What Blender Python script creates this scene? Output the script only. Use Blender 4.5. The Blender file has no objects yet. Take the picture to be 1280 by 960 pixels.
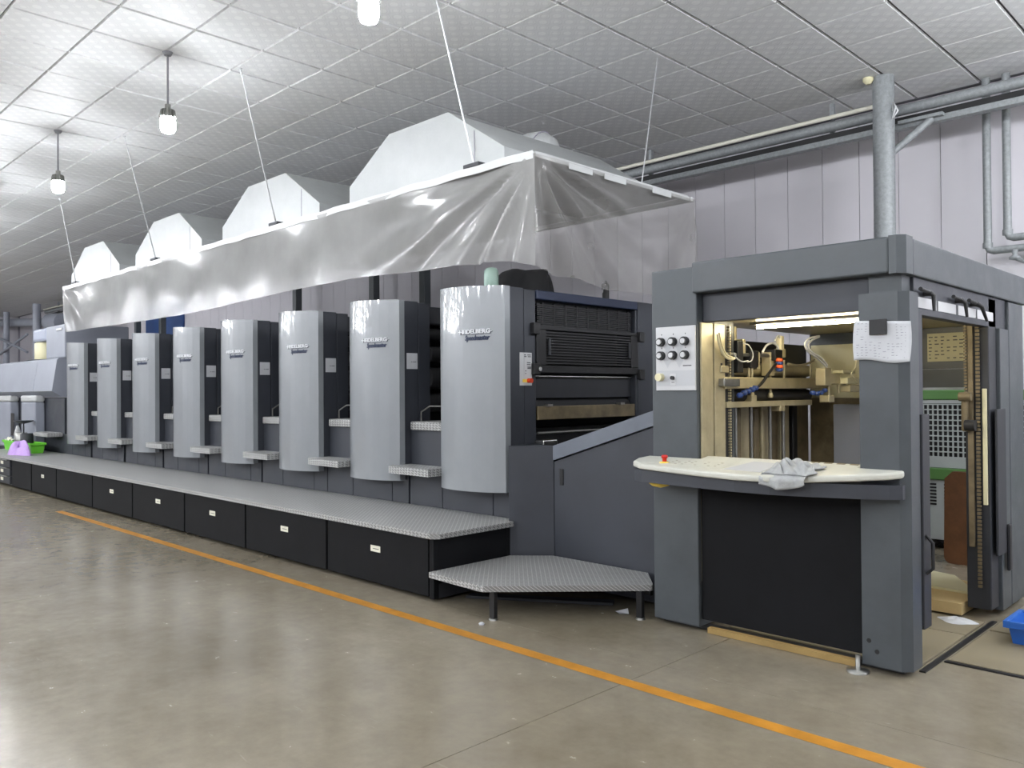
import bpy, bmesh, math, random
from mathutils import Vector, Matrix
random.seed(7)
scene = bpy.context.scene
C = scene.collection

# ---------------------------------------------------------------- camera
F, A, PIT, ROL, CAMH = 1030., math.radians(45.17), math.radians(.556), math.radians(-.41), 1.45
_f0 = Vector((-math.cos(A), math.sin(A), 0)); _r0 = Vector((math.sin(A), math.cos(A), 0)); _u0 = Vector((0, 0, 1))
FW = _f0*math.cos(PIT)+_u0*math.sin(PIT); _up = _u0*math.cos(PIT)-_f0*math.sin(PIT)
RT = _r0*math.cos(ROL)+_up*math.sin(ROL); UP = _up*math.cos(ROL)-_r0*math.sin(ROL)
CAM = Vector((0, 0, CAMH))
cam_data = bpy.data.cameras.new('camera'); cam = bpy.data.objects.new('camera', cam_data); C.objects.link(cam)
cam_data.sensor_width = 36; cam_data.lens = F/1280*36; cam_data.clip_start = .05; cam_data.clip_end = 200
M = Matrix((RT, UP, -FW)).transposed().to_4x4(); M.translation = CAM
cam.matrix_world = M
scene.camera = cam

def on(px, py, ax, v):
    """the point where the ray of photo pixel (px, py) meets the plane ax = v"""
    d = FW+RT*((px-640)/F)-UP*((py-480)/F); i = 'xyz'.index(ax)
    return CAM+d*((v-CAM[i])/d[i])

# ---------------------------------------------------------------- world, exposure
w = bpy.data.worlds.new('world'); scene.world = w; w.use_nodes = True
w.node_tree.nodes['Background'].inputs[0].default_value = (.75, .8, .95, 1)
w.node_tree.nodes['Background'].inputs[1].default_value = .12
vs = scene.view_settings
vs.view_transform = 'Standard'; vs.look = 'None'; vs.exposure = 0.68; vs.gamma = 1.0; vs.use_curve_mapping = False
LAMP = 200.0          # emission of the pendant globes
STRIP = 70.0           # emission of the feeder's strip light

# ---------------------------------------------------------------- materials
def lin(c):
    return tuple(((x/12.92) if x <= .04045 else ((x+.055)/1.055)**2.4) for x in c)
def rgb(r, g, b): return lin((r/255, g/255, b/255))+(1,)
MATS = {}
def mat(name, col, rough=.5, metal=0., var=0., scale=3., bump=0., bscale=40., emit=None, spec=.5, rvar=0., coat=0.):
    m = bpy.data.materials.new(name); m.use_nodes = True; MATS[name] = m
    nt = m.node_tree; b = nt.nodes['Principled BSDF']
    b.inputs['Roughness'].default_value = rough; b.inputs['Metallic'].default_value = metal
    b.inputs['Specular IOR Level'].default_value = spec; b.inputs['Coat Weight'].default_value = coat
    b.inputs['Coat Roughness'].default_value = .045
    b.inputs['Base Color'].default_value = col
    tc = nt.nodes.new('ShaderNodeTexCoord')
    if var or rvar:
        n = nt.nodes.new('ShaderNodeTexNoise'); n.inputs['Scale'].default_value = scale; n.inputs['Detail'].default_value = 6
        n.inputs['Roughness'].default_value = .65
        nt.links.new(tc.outputs['Object'], n.inputs['Vector'])
        if var:
            r = nt.nodes.new('ShaderNodeValToRGB'); r.color_ramp.elements[0].position = .3; r.color_ramp.elements[1].position = .7
            r.color_ramp.elements[0].color = tuple(max(0, c*(1-var)) for c in col[:3])+(1,)
            r.color_ramp.elements[1].color = tuple(min(1, c*(1+var)) for c in col[:3])+(1,)
            nt.links.new(n.outputs['Fac'], r.inputs['Fac']); nt.links.new(r.outputs['Color'], b.inputs['Base Color'])
        if rvar:
            mr = nt.nodes.new('ShaderNodeMapRange'); mr.inputs[3].default_value = rough-rvar; mr.inputs[4].default_value = rough+rvar
            mr.inputs[1].default_value = .3; mr.inputs[2].default_value = .7
            nt.links.new(n.outputs['Fac'], mr.inputs[0]); nt.links.new(mr.outputs[0], b.inputs['Roughness'])
    if bump:
        n2 = nt.nodes.new('ShaderNodeTexNoise'); n2.inputs['Scale'].default_value = bscale; n2.inputs['Detail'].default_value = 4
        nt.links.new(tc.outputs['Object'], n2.inputs['Vector'])
        bp = nt.nodes.new('ShaderNodeBump'); bp.inputs['Strength'].default_value = bump; bp.inputs['Distance'].default_value = .01
        nt.links.new(n2.outputs['Fac'], bp.inputs['Height']); nt.links.new(bp.outputs[0], b.inputs['Normal'])
    if emit:
        b.inputs['Emission Color'].default_value = emit[0]; b.inputs['Emission Strength'].default_value = emit[1]
    return m

mat('cover_grey', rgb(129, 133, 137), .32, var=.06, scale=2.5, coat=.9, bump=.03, bscale=3)
mat('slate', rgb(51, 54, 61), .5, var=.16, scale=3, rvar=.1)
mat('slate_dark', rgb(40, 42, 47), .55, var=.15, scale=4)
mat('feeder_grey', rgb(67, 72, 76), .45, var=.16, scale=3.5, rvar=.1, bump=.03, bscale=120)
mat('rail_grey', rgb(100, 106, 116), .4, var=.1, scale=4)
mat('black_panel', rgb(14, 15, 18), .7, spec=.2, var=.3, scale=3)
mat('black', rgb(18, 18, 20), .5, var=.2, scale=8)
mat('inside_black', rgb(20, 21, 24), .6)
mat('blue_bar', rgb(34, 45, 72), .4)
mat('steel', rgb(150, 150, 146), .35, metal=.9, var=.15, scale=8)
mat('chrome', rgb(215, 215, 212), .2, metal=1.)
mat('galvanised', rgb(136, 140, 142), .5, metal=.1, var=.2, scale=30)
mat('tan_steel', rgb(172, 162, 132), .42, metal=.35, var=.18, scale=6)
mat('grimy_steel', rgb(118, 106, 82), .5, metal=.3, var=.35, scale=7)
mat('cream', rgb(206, 200, 164), .5, var=.05, scale=4)
mat('console_white', rgb(190, 190, 180), .4, var=.07, scale=6)
mat('panel_white', rgb(188, 189, 191), .4)
mat('print_grey', rgb(176, 178, 182), .5)
mat('ink', rgb(118, 120, 128), .6)
mat('print_dark', rgb(70, 70, 74), .5)
mat('paper', rgb(186, 188, 192), .8, var=.03, scale=20)
mat('label_cream', rgb(226, 224, 206), .7)
mat('logo_white', rgb(205, 207, 211), .35)
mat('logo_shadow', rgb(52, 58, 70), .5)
mat('logo_blue', rgb(18, 34, 66), .4)
mat('white_sheet', rgb(184, 186, 186), .45, metal=.0, var=.04, scale=9, bump=.08, bscale=60)
mat('duct_white', rgb(166, 169, 169), .42, var=.05, scale=5, bump=.15, bscale=45)
mat('pvc', rgb(222, 219, 205), .45)
mat('wire', rgb(205, 206, 208), .4, metal=.5)
mat('wire_dark', rgb(120, 120, 124), .5, metal=.5)
mat('wall_panel', rgb(210, 207, 213), .55, var=.03, scale=.8)
mat('wall_joint', rgb(140, 137, 148), .7)
mat('hall_wall', rgb(196, 194, 200), .7)
mat('orange_button', rgb(200, 60, 20), .4)
mat('red', rgb(196, 34, 24), .4)
mat('yellow', rgb(226, 196, 80), .45)
mat('blue_hose', rgb(38, 62, 120), .35)
mat('orange_hose', rgb(226, 96, 48), .4)
mat('hose_clear', rgb(210, 202, 170), .3)
mat('rubber', rgb(28, 28, 30), .6)
mat('cloth_grey', rgb(158, 160, 160), .9, var=.12, scale=30, bump=.2, bscale=200)
mat('black_cloth', rgb(26, 26, 28), .9)
mat('green_glass', rgb(150, 176, 164), .35)
mat('plywood', rgb(150, 124, 74), .7, var=.15, scale=5)
mat('floor_plate', rgb(128, 119, 98), .55, var=.15, scale=3, rvar=.1)
mat('cardboard', rgb(196, 172, 124), .8, var=.1, scale=6)
mat('brown_board', rgb(96, 62, 36), .5, var=.25, scale=8)
mat('crate_blue', rgb(38, 96, 180), .4)
mat('crate_green', rgb(106, 200, 50), .4)
mat('bag_purple', rgb(176, 140, 204), .5, var=.1, scale=20)
mat('machine_green', rgb(86, 128, 70), .45)
mat('machine_grey', rgb(172, 178, 176), .5, var=.05, scale=4)
mat('blue_paint', rgb(40, 74, 130), .5)
mat('pale_blue_grey', rgb(150, 156, 174), .5, var=.05, scale=3)
mat('haze_grey', rgb(138, 142, 153), .5, var=.06, scale=2)  # lightened so the colour carries the haze over the far end
mat('line_paint', rgb(178, 122, 38), .5, var=.22, scale=6)
mat('chalk_line', rgb(196, 192, 178), .8)
mat('lamp_globe', (1, 1, 1, 1), .4, emit=((.93, .96, 1, 1), LAMP))
mat('strip_light', (1, 1, 1, 1), .4, emit=((1, .87, .58, 1), STRIP))

_nt = MATS['cover_grey'].node_tree
_b = [n for n in _nt.nodes if n.type == 'TEX_NOISE' and abs(n.inputs['Scale'].default_value-3) < .01][-1]
_mp = _nt.nodes.new('ShaderNodeMapping'); _mp.inputs['Scale'].default_value = (3.0, 3.0, .35)
_src = _b.inputs['Vector'].links[0].from_socket; _nt.links.new(_src, _mp.inputs['Vector']); _nt.links.new(_mp.outputs[0], _b.inputs['Vector'])

def mat_floor():
    m = mat('concrete', rgb(150, 144, 130), .3)
    nt = m.node_tree; b = nt.nodes['Principled BSDF']; N = nt.nodes.new; L = nt.links.new
    g = N('ShaderNodeNewGeometry')
    mp = N('ShaderNodeMapping'); L(g.outputs['Position'], mp.inputs['Vector'])
    n1 = N('ShaderNodeTexNoise'); n1.inputs['Scale'].default_value = .55; n1.inputs['Detail'].default_value = 8; n1.inputs['Roughness'].default_value = .62
    n2 = N('ShaderNodeTexNoise'); n2.inputs['Scale'].default_value = 9; n2.inputs['Detail'].default_value = 7; n2.inputs['Roughness'].default_value = .7
    n3 = N('ShaderNodeTexNoise'); n3.inputs['Scale'].default_value = 140; n3.inputs['Detail'].default_value = 2
    st = N('ShaderNodeMapping'); st.inputs['Scale'].default_value = (1.2, 9, 1); st.inputs['Rotation'].default_value = (0, 0, .5)
    L(g.outputs['Position'], st.inputs['Vector'])
    n4 = N('ShaderNodeTexNoise'); n4.inputs['Scale'].default_value = 1.3; n4.inputs['Detail'].default_value = 9; n4.inputs['Distortion'].default_value = 1.2; n4.inputs['Roughness'].default_value = .75
    L(st.outputs[0], n4.inputs['Vector'])
    for n in (n1, n2, n3): L(mp.outputs[0], n.inputs['Vector'])
    r1 = N('ShaderNodeValToRGB'); r1.color_ramp.elements[0].position = .32; r1.color_ramp.elements[1].position = .68
    r1.color_ramp.elements[0].color = rgb(114, 106, 90); r1.color_ramp.elements[1].color = rgb(147, 139, 123)
    L(n1.outputs['Fac'], r1.inputs['Fac'])
    r2 = N('ShaderNodeValToRGB'); r2.color_ramp.elements[0].position = .3; r2.color_ramp.elements[1].position = .7
    r2.color_ramp.elements[0].color = (.84, .835, .82, 1); r2.color_ramp.elements[1].color = (1.08, 1.08, 1.08, 1)
    L(n2.outputs['Fac'], r2.inputs['Fac'])
    mx = N('ShaderNodeMixRGB'); mx.blend_type = 'MULTIPLY'; mx.inputs[0].default_value = .8
    L(r1.outputs[0], mx.inputs[1]); L(r2.outputs[0], mx.inputs[2])
    r4 = N('ShaderNodeValToRGB'); r4.color_ramp.elements[0].position = .64; r4.color_ramp.elements[1].position = .76
    r4.color_ramp.elements[0].color = (0, 0, 0, 1); r4.color_ramp.elements[1].color = (.4, .4, .4, 1)
    L(n4.outputs['Fac'], r4.inputs['Fac'])
    m2 = N('ShaderNodeMixRGB'); m2.inputs[2].default_value = rgb(190, 186, 174)
    L(r4.outputs[0], m2.inputs[0]); L(mx.outputs[0], m2.inputs[1])
    L(m2.outputs[0], b.inputs['Base Color'])
    mr = N('ShaderNodeMapRange'); mr.inputs[1].default_value = .3; mr.inputs[2].default_value = .7; mr.inputs[3].default_value = .17; mr.inputs[4].default_value = .28
    L(n2.outputs['Fac'], mr.inputs[0]); L(mr.outputs[0], b.inputs['Roughness'])
    bp = N('ShaderNodeBump'); bp.inputs['Strength'].default_value = .05; bp.inputs['Distance'].default_value = .004
    L(n3.outputs['Fac'], bp.inputs['Height']); L(bp.outputs[0], b.inputs['Normal'])
mat_floor()

def mat_tread():
    m = mat('tread_plate', rgb(158, 158, 157), .38, metal=.35)
    nt = m.node_tree; b = nt.nodes['Principled BSDF']; N = nt.nodes.new; L = nt.links.new
    tc0 = N('ShaderNodeNewGeometry'); sp_ = N('ShaderNodeSeparateXYZ'); L(tc0.outputs['Position'], sp_.inputs[0])
    tc = N('ShaderNodeCombineXYZ')
    for k_ in ('X', 'Y'):
        a_ = N('ShaderNodeMath'); a_.operation = 'ADD'; L(sp_.outputs[k_], a_.inputs[0]); L(sp_.outputs['Z'], a_.inputs[1]); L(a_.outputs[0], tc.inputs[k_])
    outs = []
    for ang, off in ((math.radians(45), 0.), (math.radians(-45), .5)):
        mp = N('ShaderNodeMapping'); mp.inputs['Rotation'].default_value = (0, 0, ang); mp.inputs['Scale'].default_value = (34, 34, 34)
        mp.inputs['Location'].default_value = (off, off, 0)
        L(tc.outputs[0], mp.inputs['Vector'])
        sx = N('ShaderNodeSeparateXYZ'); L(mp.outputs[0], sx.inputs[0])
        prods = []
        for ax, k in (('X', 1.0), ('Y', 2.6)):
            fr = N('ShaderNodeMath'); fr.operation = 'FRACT'; L(sx.outputs[ax], fr.inputs[0])
            sb = N('ShaderNodeMath'); sb.operation = 'SUBTRACT'; L(fr.outputs[0], sb.inputs[0]); sb.inputs[1].default_value = .5
            ml = N('ShaderNodeMath'); ml.operation = 'MULTIPLY'; L(sb.outputs[0], ml.inputs[0]); ml.inputs[1].default_value = k*2
            pw = N('ShaderNodeMath'); pw.operation = 'MULTIPLY'; L(ml.outputs[0], pw.inputs[0]); L(ml.outputs[0], pw.inputs[1])
            prods.append(pw)
        ad = N('ShaderNodeMath'); ad.operation = 'ADD'; L(prods[0].outputs[0], ad.inputs[0]); L(prods[1].outputs[0], ad.inputs[1])
        o = N('ShaderNodeMath'); o.operation = 'SUBTRACT'; o.use_clamp = True; o.inputs[0].default_value = 1; L(ad.outputs[0], o.inputs[1])
        outs.append(o)
    mxx = N('ShaderNodeMath'); mxx.operation = 'MAXIMUM'; L(outs[0].outputs[0], mxx.inputs[0]); L(outs[1].outputs[0], mxx.inputs[1])
    bp = N('ShaderNodeBump'); bp.inputs['Strength'].default_value = .9; bp.inputs['Distance'].default_value = .006
    L(mxx.outputs[0], bp.inputs['Height']); L(bp.outputs[0], b.inputs['Normal'])
    r = N('ShaderNodeValToRGB'); r.color_ramp.elements[0].color = rgb(140, 140, 139); r.color_ramp.elements[1].color = rgb(202, 202, 200)
    r.color_ramp.elements[0].position = .05; r.color_ramp.elements[1].position = .6
    L(mxx.outputs[0], r.inputs['Fac']); L(r.outputs[0], b.inputs['Base Color'])
mat_tread()

def mat_tile():
    m = mat('ceiling_tile', rgb(196, 197, 198), .55)
    nt = m.node_tree; b = nt.nodes['Principled BSDF']; N = nt.nodes.new; L = nt.links.new
    tc = N('ShaderNodeNewGeometry'); sx = N('ShaderNodeSeparateXYZ'); L(tc.outputs['Position'], sx.inputs[0])
    k = 2*math.pi/.15
    def cosn(ax, ph):
        m1 = N('ShaderNodeMath'); m1.operation = 'MULTIPLY_ADD'; L(sx.outputs[ax], m1.inputs[0]); m1.inputs[1].default_value = k; m1.inputs[2].default_value = ph
        c = N('ShaderNodeMath'); c.operation = 'COSINE'; L(m1.outputs[0], c.inputs[0]); return c
    cx, cy = cosn('X', 0), cosn('Y', .03*k)
    pr = N('ShaderNodeMath'); pr.operation = 'MULTIPLY'; L(cx.outputs[0], pr.inputs[0]); L(cy.outputs[0], pr.inputs[1])
    sm = N('ShaderNodeMath'); sm.operation = 'ADD'; L(cx.outputs[0], sm.inputs[0]); L(cy.outputs[0], sm.inputs[1])
    rings = N('ShaderNodeMath'); rings.operation = 'MULTIPLY'; L(sm.outputs[0], rings.inputs[0]); rings.inputs[1].default_value = 5.5
    rs = N('ShaderNodeMath'); rs.operation = 'SINE'; L(rings.outputs[0], rs.inputs[0])
    cmb = N('ShaderNodeMath'); cmb.operation = 'MULTIPLY_ADD'; L(rs.outputs[0], cmb.inputs[0]); cmb.inputs[1].default_value = .35; L(pr.outputs[0], cmb.inputs[2])
    r = N('ShaderNodeValToRGB'); r.color_ramp.elements[0].position = .2; r.color_ramp.elements[1].position = .55
    r.color_ramp.elements[0].color = rgb(210, 211, 212); r.color_ramp.elements[1].color = rgb(220, 221, 221)
    L(cmb.outputs[0], r.inputs['Fac']); L(r.outputs[0], b.inputs['Base Color'])
    bp = N('ShaderNodeBump'); bp.inputs['Strength'].default_value = .22; bp.inputs['Distance'].default_value = .004
    L(cmb.outputs[0], bp.inputs['Height']); L(bp.outputs[0], b.inputs['Normal'])
mat_tile()
mat('runner', rgb(120, 121, 124), .5, metal=.3)

def mat_film(name, opac, tint):
    m = bpy.data.materials.new(name); m.use_nodes = True; MATS[name] = m
    nt = m.node_tree; nt.nodes.clear(); N = nt.nodes.new; L = nt.links.new
    out = N('ShaderNodeOutputMaterial')
    tr = N('ShaderNodeBsdfTransparent'); tr.inputs[0].default_value = (.93, .92, .91, 1)
    df = N('ShaderNodeBsdfDiffuse'); df.inputs[0].default_value = tint
    tl = N('ShaderNodeBsdfTranslucent'); tl.inputs[0].default_value = tint
    gl = N('ShaderNodeBsdfGlossy'); gl.inputs['Roughness'].default_value = .16
    m1 = N('ShaderNodeMixShader'); m1.inputs[0].default_value = .45; L(df.outputs[0], m1.inputs[1]); L(tl.outputs[0], m1.inputs[2])
    tc = N('ShaderNodeTexCoord'); no = N('ShaderNodeTexNoise'); no.inputs['Scale'].default_value = 1.6; no.inputs['Detail'].default_value = 6
    L(tc.outputs['Object'], no.inputs['Vector'])
    mr = N('ShaderNodeMapRange'); mr.inputs[1].default_value = .3; mr.inputs[2].default_value = .7; mr.inputs[3].default_value = opac-.1; mr.inputs[4].default_value = opac+.1
    L(no.outputs['Fac'], mr.inputs[0])
    m2 = N('ShaderNodeMixShader'); L(mr.outputs[0], m2.inputs[0]); L(tr.outputs[0], m2.inputs[1]); L(m1.outputs[0], m2.inputs[2])
    fr = N('ShaderNodeFresnel'); fr.inputs[0].default_value = 1.45
    fh = N('ShaderNodeMath'); fh.operation = 'MULTIPLY'; L(fr.outputs[0], fh.inputs[0]); fh.inputs[1].default_value = .07
    m3 = N('ShaderNodeMixShader'); L(fh.outputs[0], m3.inputs[0]); L(m2.outputs[0], m3.inputs[1]); L(gl.outputs[0], m3.inputs[2])
    n2 = N('ShaderNodeTexNoise'); n2.inputs['Scale'].default_value = 7; n2.inputs['Detail'].default_value = 3; L(tc.outputs['Object'], n2.inputs['Vector'])
    bp = N('ShaderNodeBump'); bp.inputs['Strength'].default_value = .06; bp.inputs['Distance'].default_value = .03; L(n2.outputs['Fac'], bp.inputs['Height'])
    for s in (df, gl, fr): L(bp.outputs[0], s.inputs['Normal'])
    L(m3.outputs[0], out.inputs[0])
mat_film('film', .50, (.62, .62, .61, 1))
mat_film('film_clear', .34, (.44, .43, .415, 1))

# ---------------------------------------------------------------- mesh helpers
class MB:
    def __init__(s): s.v, s.f, s.sm = [], [], []
    def add(s, vs, fs, smooth=False):
        o = len(s.v); s.v += [Vector(p) for p in vs]; s.f += [[i+o for i in f] for f in fs]; s.sm += [smooth]*len(fs); return s
    def box(s, x0, x1, y0, y1, z0, z1, bev=0.):
        if x0 > x1: x0, x1 = x1, x0
        if y0 > y1: y0, y1 = y1, y0
        if z0 > z1: z0, z1 = z1, z0
        if not bev:
            vs = [(x, y, z) for z in (z0, z1) for y in (y0, y1) for x in (x0, x1)]
            return s.add(vs, [(0, 2, 3, 1), (4, 5, 7, 6), (0, 1, 5, 4), (2, 6, 7, 3), (0, 4, 6, 2), (1, 3, 7, 5)])
        bm = bmesh.new(); bmesh.ops.create_cube(bm, size=1)
        for v in bm.verts: v.co = Vector((x0+(v.co.x+.5)*(x1-x0), y0+(v.co.y+.5)*(y1-y0), z0+(v.co.z+.5)*(z1-z0)))
        bev = min(bev, .45*min(x1-x0, y1-y0, z1-z0))
        bmesh.ops.bevel(bm, geom=bm.edges[:], offset=bev, segments=2, affect='EDGES', profile=.5)
        bm.verts.index_update(); s.add([v.co.copy() for v in bm.verts], [[v.index for v in f.verts] for f in bm.faces]); bm.free(); return s
    def prism(s, pts, z0, z1, ax='z'):
        n = len(pts)
        def P(a, b, c): return {'z': (a, b, c), 'y': (a, c, b), 'x': (c, a, b)}[ax]
        vs = [P(a, b, z0) for a, b in pts]+[P(a, b, z1) for a, b in pts]
        fs = [list(range(n))[::-1], list(range(n, 2*n))]+[(i, (i+1) % n, n+(i+1) % n, n+i) for i in range(n)]
        return s.add(vs, fs)
    def tube(s, pts, r, n=10, smooth=True, cap=True):
        pts = [Vector(p) for p in pts]; rings = []; prev = None
        rr = r if isinstance(r, (list, tuple)) else [r]*len(pts)
        for i, p in enumerate(pts):
            d = (pts[min(i+1, len(pts)-1)]-pts[max(i-1, 0)]).normalized()
            if prev is None: a = d.orthogonal().normalized()
            else: a = (prev-d*prev.dot(d)); a = a.normalized() if a.length > 1e-6 else d.orthogonal().normalized()
            prev = a; b = d.cross(a)
            rings.append([p+(a*math.cos(t)+b*math.sin(t))*rr[i] for t in [2*math.pi*k/n for k in range(n)]])
        vs = [q for g in rings for q in g]
        fs = [(i*n+k, i*n+(k+1) % n, (i+1)*n+(k+1) % n, (i+1)*n+k) for i in range(len(pts)-1) for k in range(n)]
        s.add(vs, fs, smooth)
        if cap: s.add(rings[0], [list(range(n))[::-1]]); s.add(rings[-1], [list(range(n))])
        return s
    def cyl(s, p, q, r, n=16, smooth=True): return s.tube([p, q], r, n, smooth)
    def lathe(s, c, prof, n=20, smooth=True):
        c = Vector(c); vs = [c+Vector((r*math.cos(2*math.pi*k/n), r*math.sin(2*math.pi*k/n), z)) for r, z in prof for k in range(n)]
        fs = [(i*n+k, i*n+(k+1) % n, (i+1)*n+(k+1) % n, (i+1)*n+k) for i in range(len(prof)-1) for k in range(n)]
        s.add(vs, fs, smooth)
        return s.add(vs[:n], [list(range(n))[::-1]]).add(vs[-n:], [list(range(n))])
    def grid(s, fn, nu, nv, smooth=True):
        vs = [fn(i/nu, j/nv) for j in range(nv+1) for i in range(nu+1)]
        fs = [(j*(nu+1)+i, j*(nu+1)+i+1, (j+1)*(nu+1)+i+1, (j+1)*(nu+1)+i) for j in range(nv) for i in range(nu)]
        return s.add(vs, fs, smooth)

def root_of(p):
    while p.parent: p = p.parent
    return p
def build(name, mb, m, parent=None, label=None, fixn=True):
    off = root_of(parent).location if parent else Vector((0, 0, 0))
    me = bpy.data.meshes.new(name); me.from_pydata([tuple(v-off) for v in mb.v], [], mb.f)
    me.materials.append(MATS[m])
    for p, sm in zip(me.polygons, mb.sm): p.use_smooth = sm
    if fixn:
        bm = bmesh.new(); bm.from_mesh(me); bmesh.ops.recalc_face_normals(bm, faces=bm.faces[:]); bm.to_mesh(me); bm.free()
    me.update()
    o = bpy.data.objects.new(name, me); C.objects.link(o)
    if parent: o.parent = parent
    if label: o['label'] = label
    return o
def tag(o, label, cat, group=None):
    o['label'] = label; o['category'] = cat
    if group: o['group'] = group
    return o
def thing(name, label, cat, loc, group=None):
    o = bpy.data.objects.new(name, None); o.empty_display_size = .1; C.objects.link(o); o.location = loc
    return tag(o, label, cat, group)
def struct(o): o['kind'] = 'structure'; return o
def copy_tree(o, parent=None):
    c = o.copy(); C.objects.link(c)
    if parent: c.parent = parent
    for ch in list(o.children): copy_tree(ch, c)
    return c
def text_mb(txt, size, depth, shear=0., bold=0.):
    cu = bpy.data.curves.new('t', 'FONT'); cu.body = txt; cu.size = size; cu.extrude = depth; cu.shear = shear; cu.offset = bold; cu.resolution_u = 2
    o = bpy.data.objects.new('t', cu); C.objects.link(o)
    me = bpy.data.meshes.new_from_object(o.evaluated_get(bpy.context.evaluated_depsgraph_get()))
    mb = MB().add([v.co.copy() for v in me.vertices], [list(p.vertices) for p in me.polygons])
    bpy.data.objects.remove(o); bpy.data.meshes.remove(me); bpy.data.curves.remove(cu)
    return mb
def arc(p, q, sag, n=10, up=(0, 0, 1)):
    p, q, up = Vector(p), Vector(q), Vector(up)
    return [p.lerp(q, t/n)+up*(sag*4*(t/n)*(1-t/n)) for t in range(n+1)]

# ================================================================ the setting
ZC = 4.45; YB = 9.1; XL, XR, YF = -36., 7., -9.
floor = struct(build('floor', MB().box(XL, XR, YF, YB, -.3, -.012), 'slate_dark'))
fx = [XL]+[-2.51+4.1*k for k in range(-8, 3)]+[XR]; fy = [YF, -4.6, -.5, 3.65, YB]
fx = [v for v in fx if XL <= v <= XR]
for i in range(len(fx)-1):
    for j in range(len(fy)-1):
        build('concrete_slab', MB().box(fx[i]+.0025, fx[i+1]-.0025, fy[j]+.0012, fy[j+1]-.0012, -.02, 0), 'concrete', floor)
lm = MB()
for k in range(24):                                     # painted line with ragged edges
    xa, xb = -11.3+k*.55, -11.3+(k+1)*.55
    lm.add([(xa, 3.27, .0012), (xb, 3.27, .0012), (xb, 3.355, .0012), (xa, 3.355, .0012)], [(0, 1, 2, 3)])
build('painted_line', lm, 'line_paint', floor, 'worn orange line painted on the concrete along the press')

ceil = struct(build('ceiling', MB().box(XL, XR, YF, YB, ZC+.03, ZC+.15), 'runner'))
gx, gy, T = .0, -.03, .6
cells = []
for i in range(int(XL/T), int(XR/T)):
    for j in range(int(YF/T), int(YB/T)+1):
        x, y = gx+T*i+T/2, gy+T*j+T/2
        if y+T/2 > YB+.2: continue
        d = Vector((x, y, ZC))-CAM; z = d.dot(FW); vis = False
        if z > .3:
            px, py = 640+F*d.dot(RT)/z, 480-F*d.dot(UP)/z
            vis = -40 < px < 1320 and -60 < py < 480
        cells.append((0 if vis else 1, d.length, x, y))
cells.sort()
def tile_geo(mb, x, y):
    a, b = T/2-.009, T/2-.004; c, d = a-.008, b-.008
    y1 = min(b, YB-y-.002)
    mb.add([(x-a, y-b, ZC+.02), (x+a, y-b, ZC+.02), (x+a, y+y1, ZC+.02), (x-a, y+y1, ZC+.02),
            (x-c, y-d, ZC), (x+c, y-d, ZC), (x+c, y+y1-.008, ZC), (x-c, y+y1-.008, ZC)],
           [(0, 1, 2, 3), (7, 6, 5, 4), (0, 4, 5, 1), (1, 5, 6, 2), (2, 6, 7, 3), (3, 7, 4, 0)])
proto = None
rest = MB(); n = 0
for v, dist, x, y in cells:
    full = y+T/2 < YB
    if n < 300 and full and v == 0:
        if proto is None:
            mb = MB(); tile_geo(mb, 0, 0); proto = build('ceiling_tile', mb, 'ceiling_tile', ceil); o = proto
        else:
            o = proto.copy(); C.objects.link(o); o.parent = ceil
        o.location = (x, y, 0); n += 1
    else: tile_geo(rest, x, y)
rt = build('ceiling_tile_field', rest, 'ceiling_tile', ceil); rt['kind'] = 'stuff'

wb = struct(build('wall_back', MB().box(XL, XR, YB+.03, YB+.2, 0, ZC+.15), 'wall_joint'))
pw = .415; x = -5.72-pw*75; pp = None
while x < XR-.1:
    if x > XL:
        if pp is None:
            pp = build('wall_panel', MB().box(0, pw-.007, YB, YB+.03, 0, ZC+.02), 'wall_panel', wb); o = pp
        else: o = pp.copy(); C.objects.link(o); o.parent = wb
        o.location = (x, 0, 0)
    x += pw
struct(build('wall_left', MB().box(XL-.2, XL, YF, YB+.2, 0, ZC+.15), 'hall_wall'))
struct(build('wall_right', MB().box(XR, XR+.2, YF, YB+.2, 0, ZC+.15), 'hall_wall'))
struct(build('wall_front', MB().box(XL, XR, YF-.2, YF, 0, ZC+.15), 'hall_wall'))
struct(build('door_1', MB().box(-23.3, -20.9, YB-.06, YB-.002, 0, 3.9, .01), 'blue_paint'))

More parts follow.
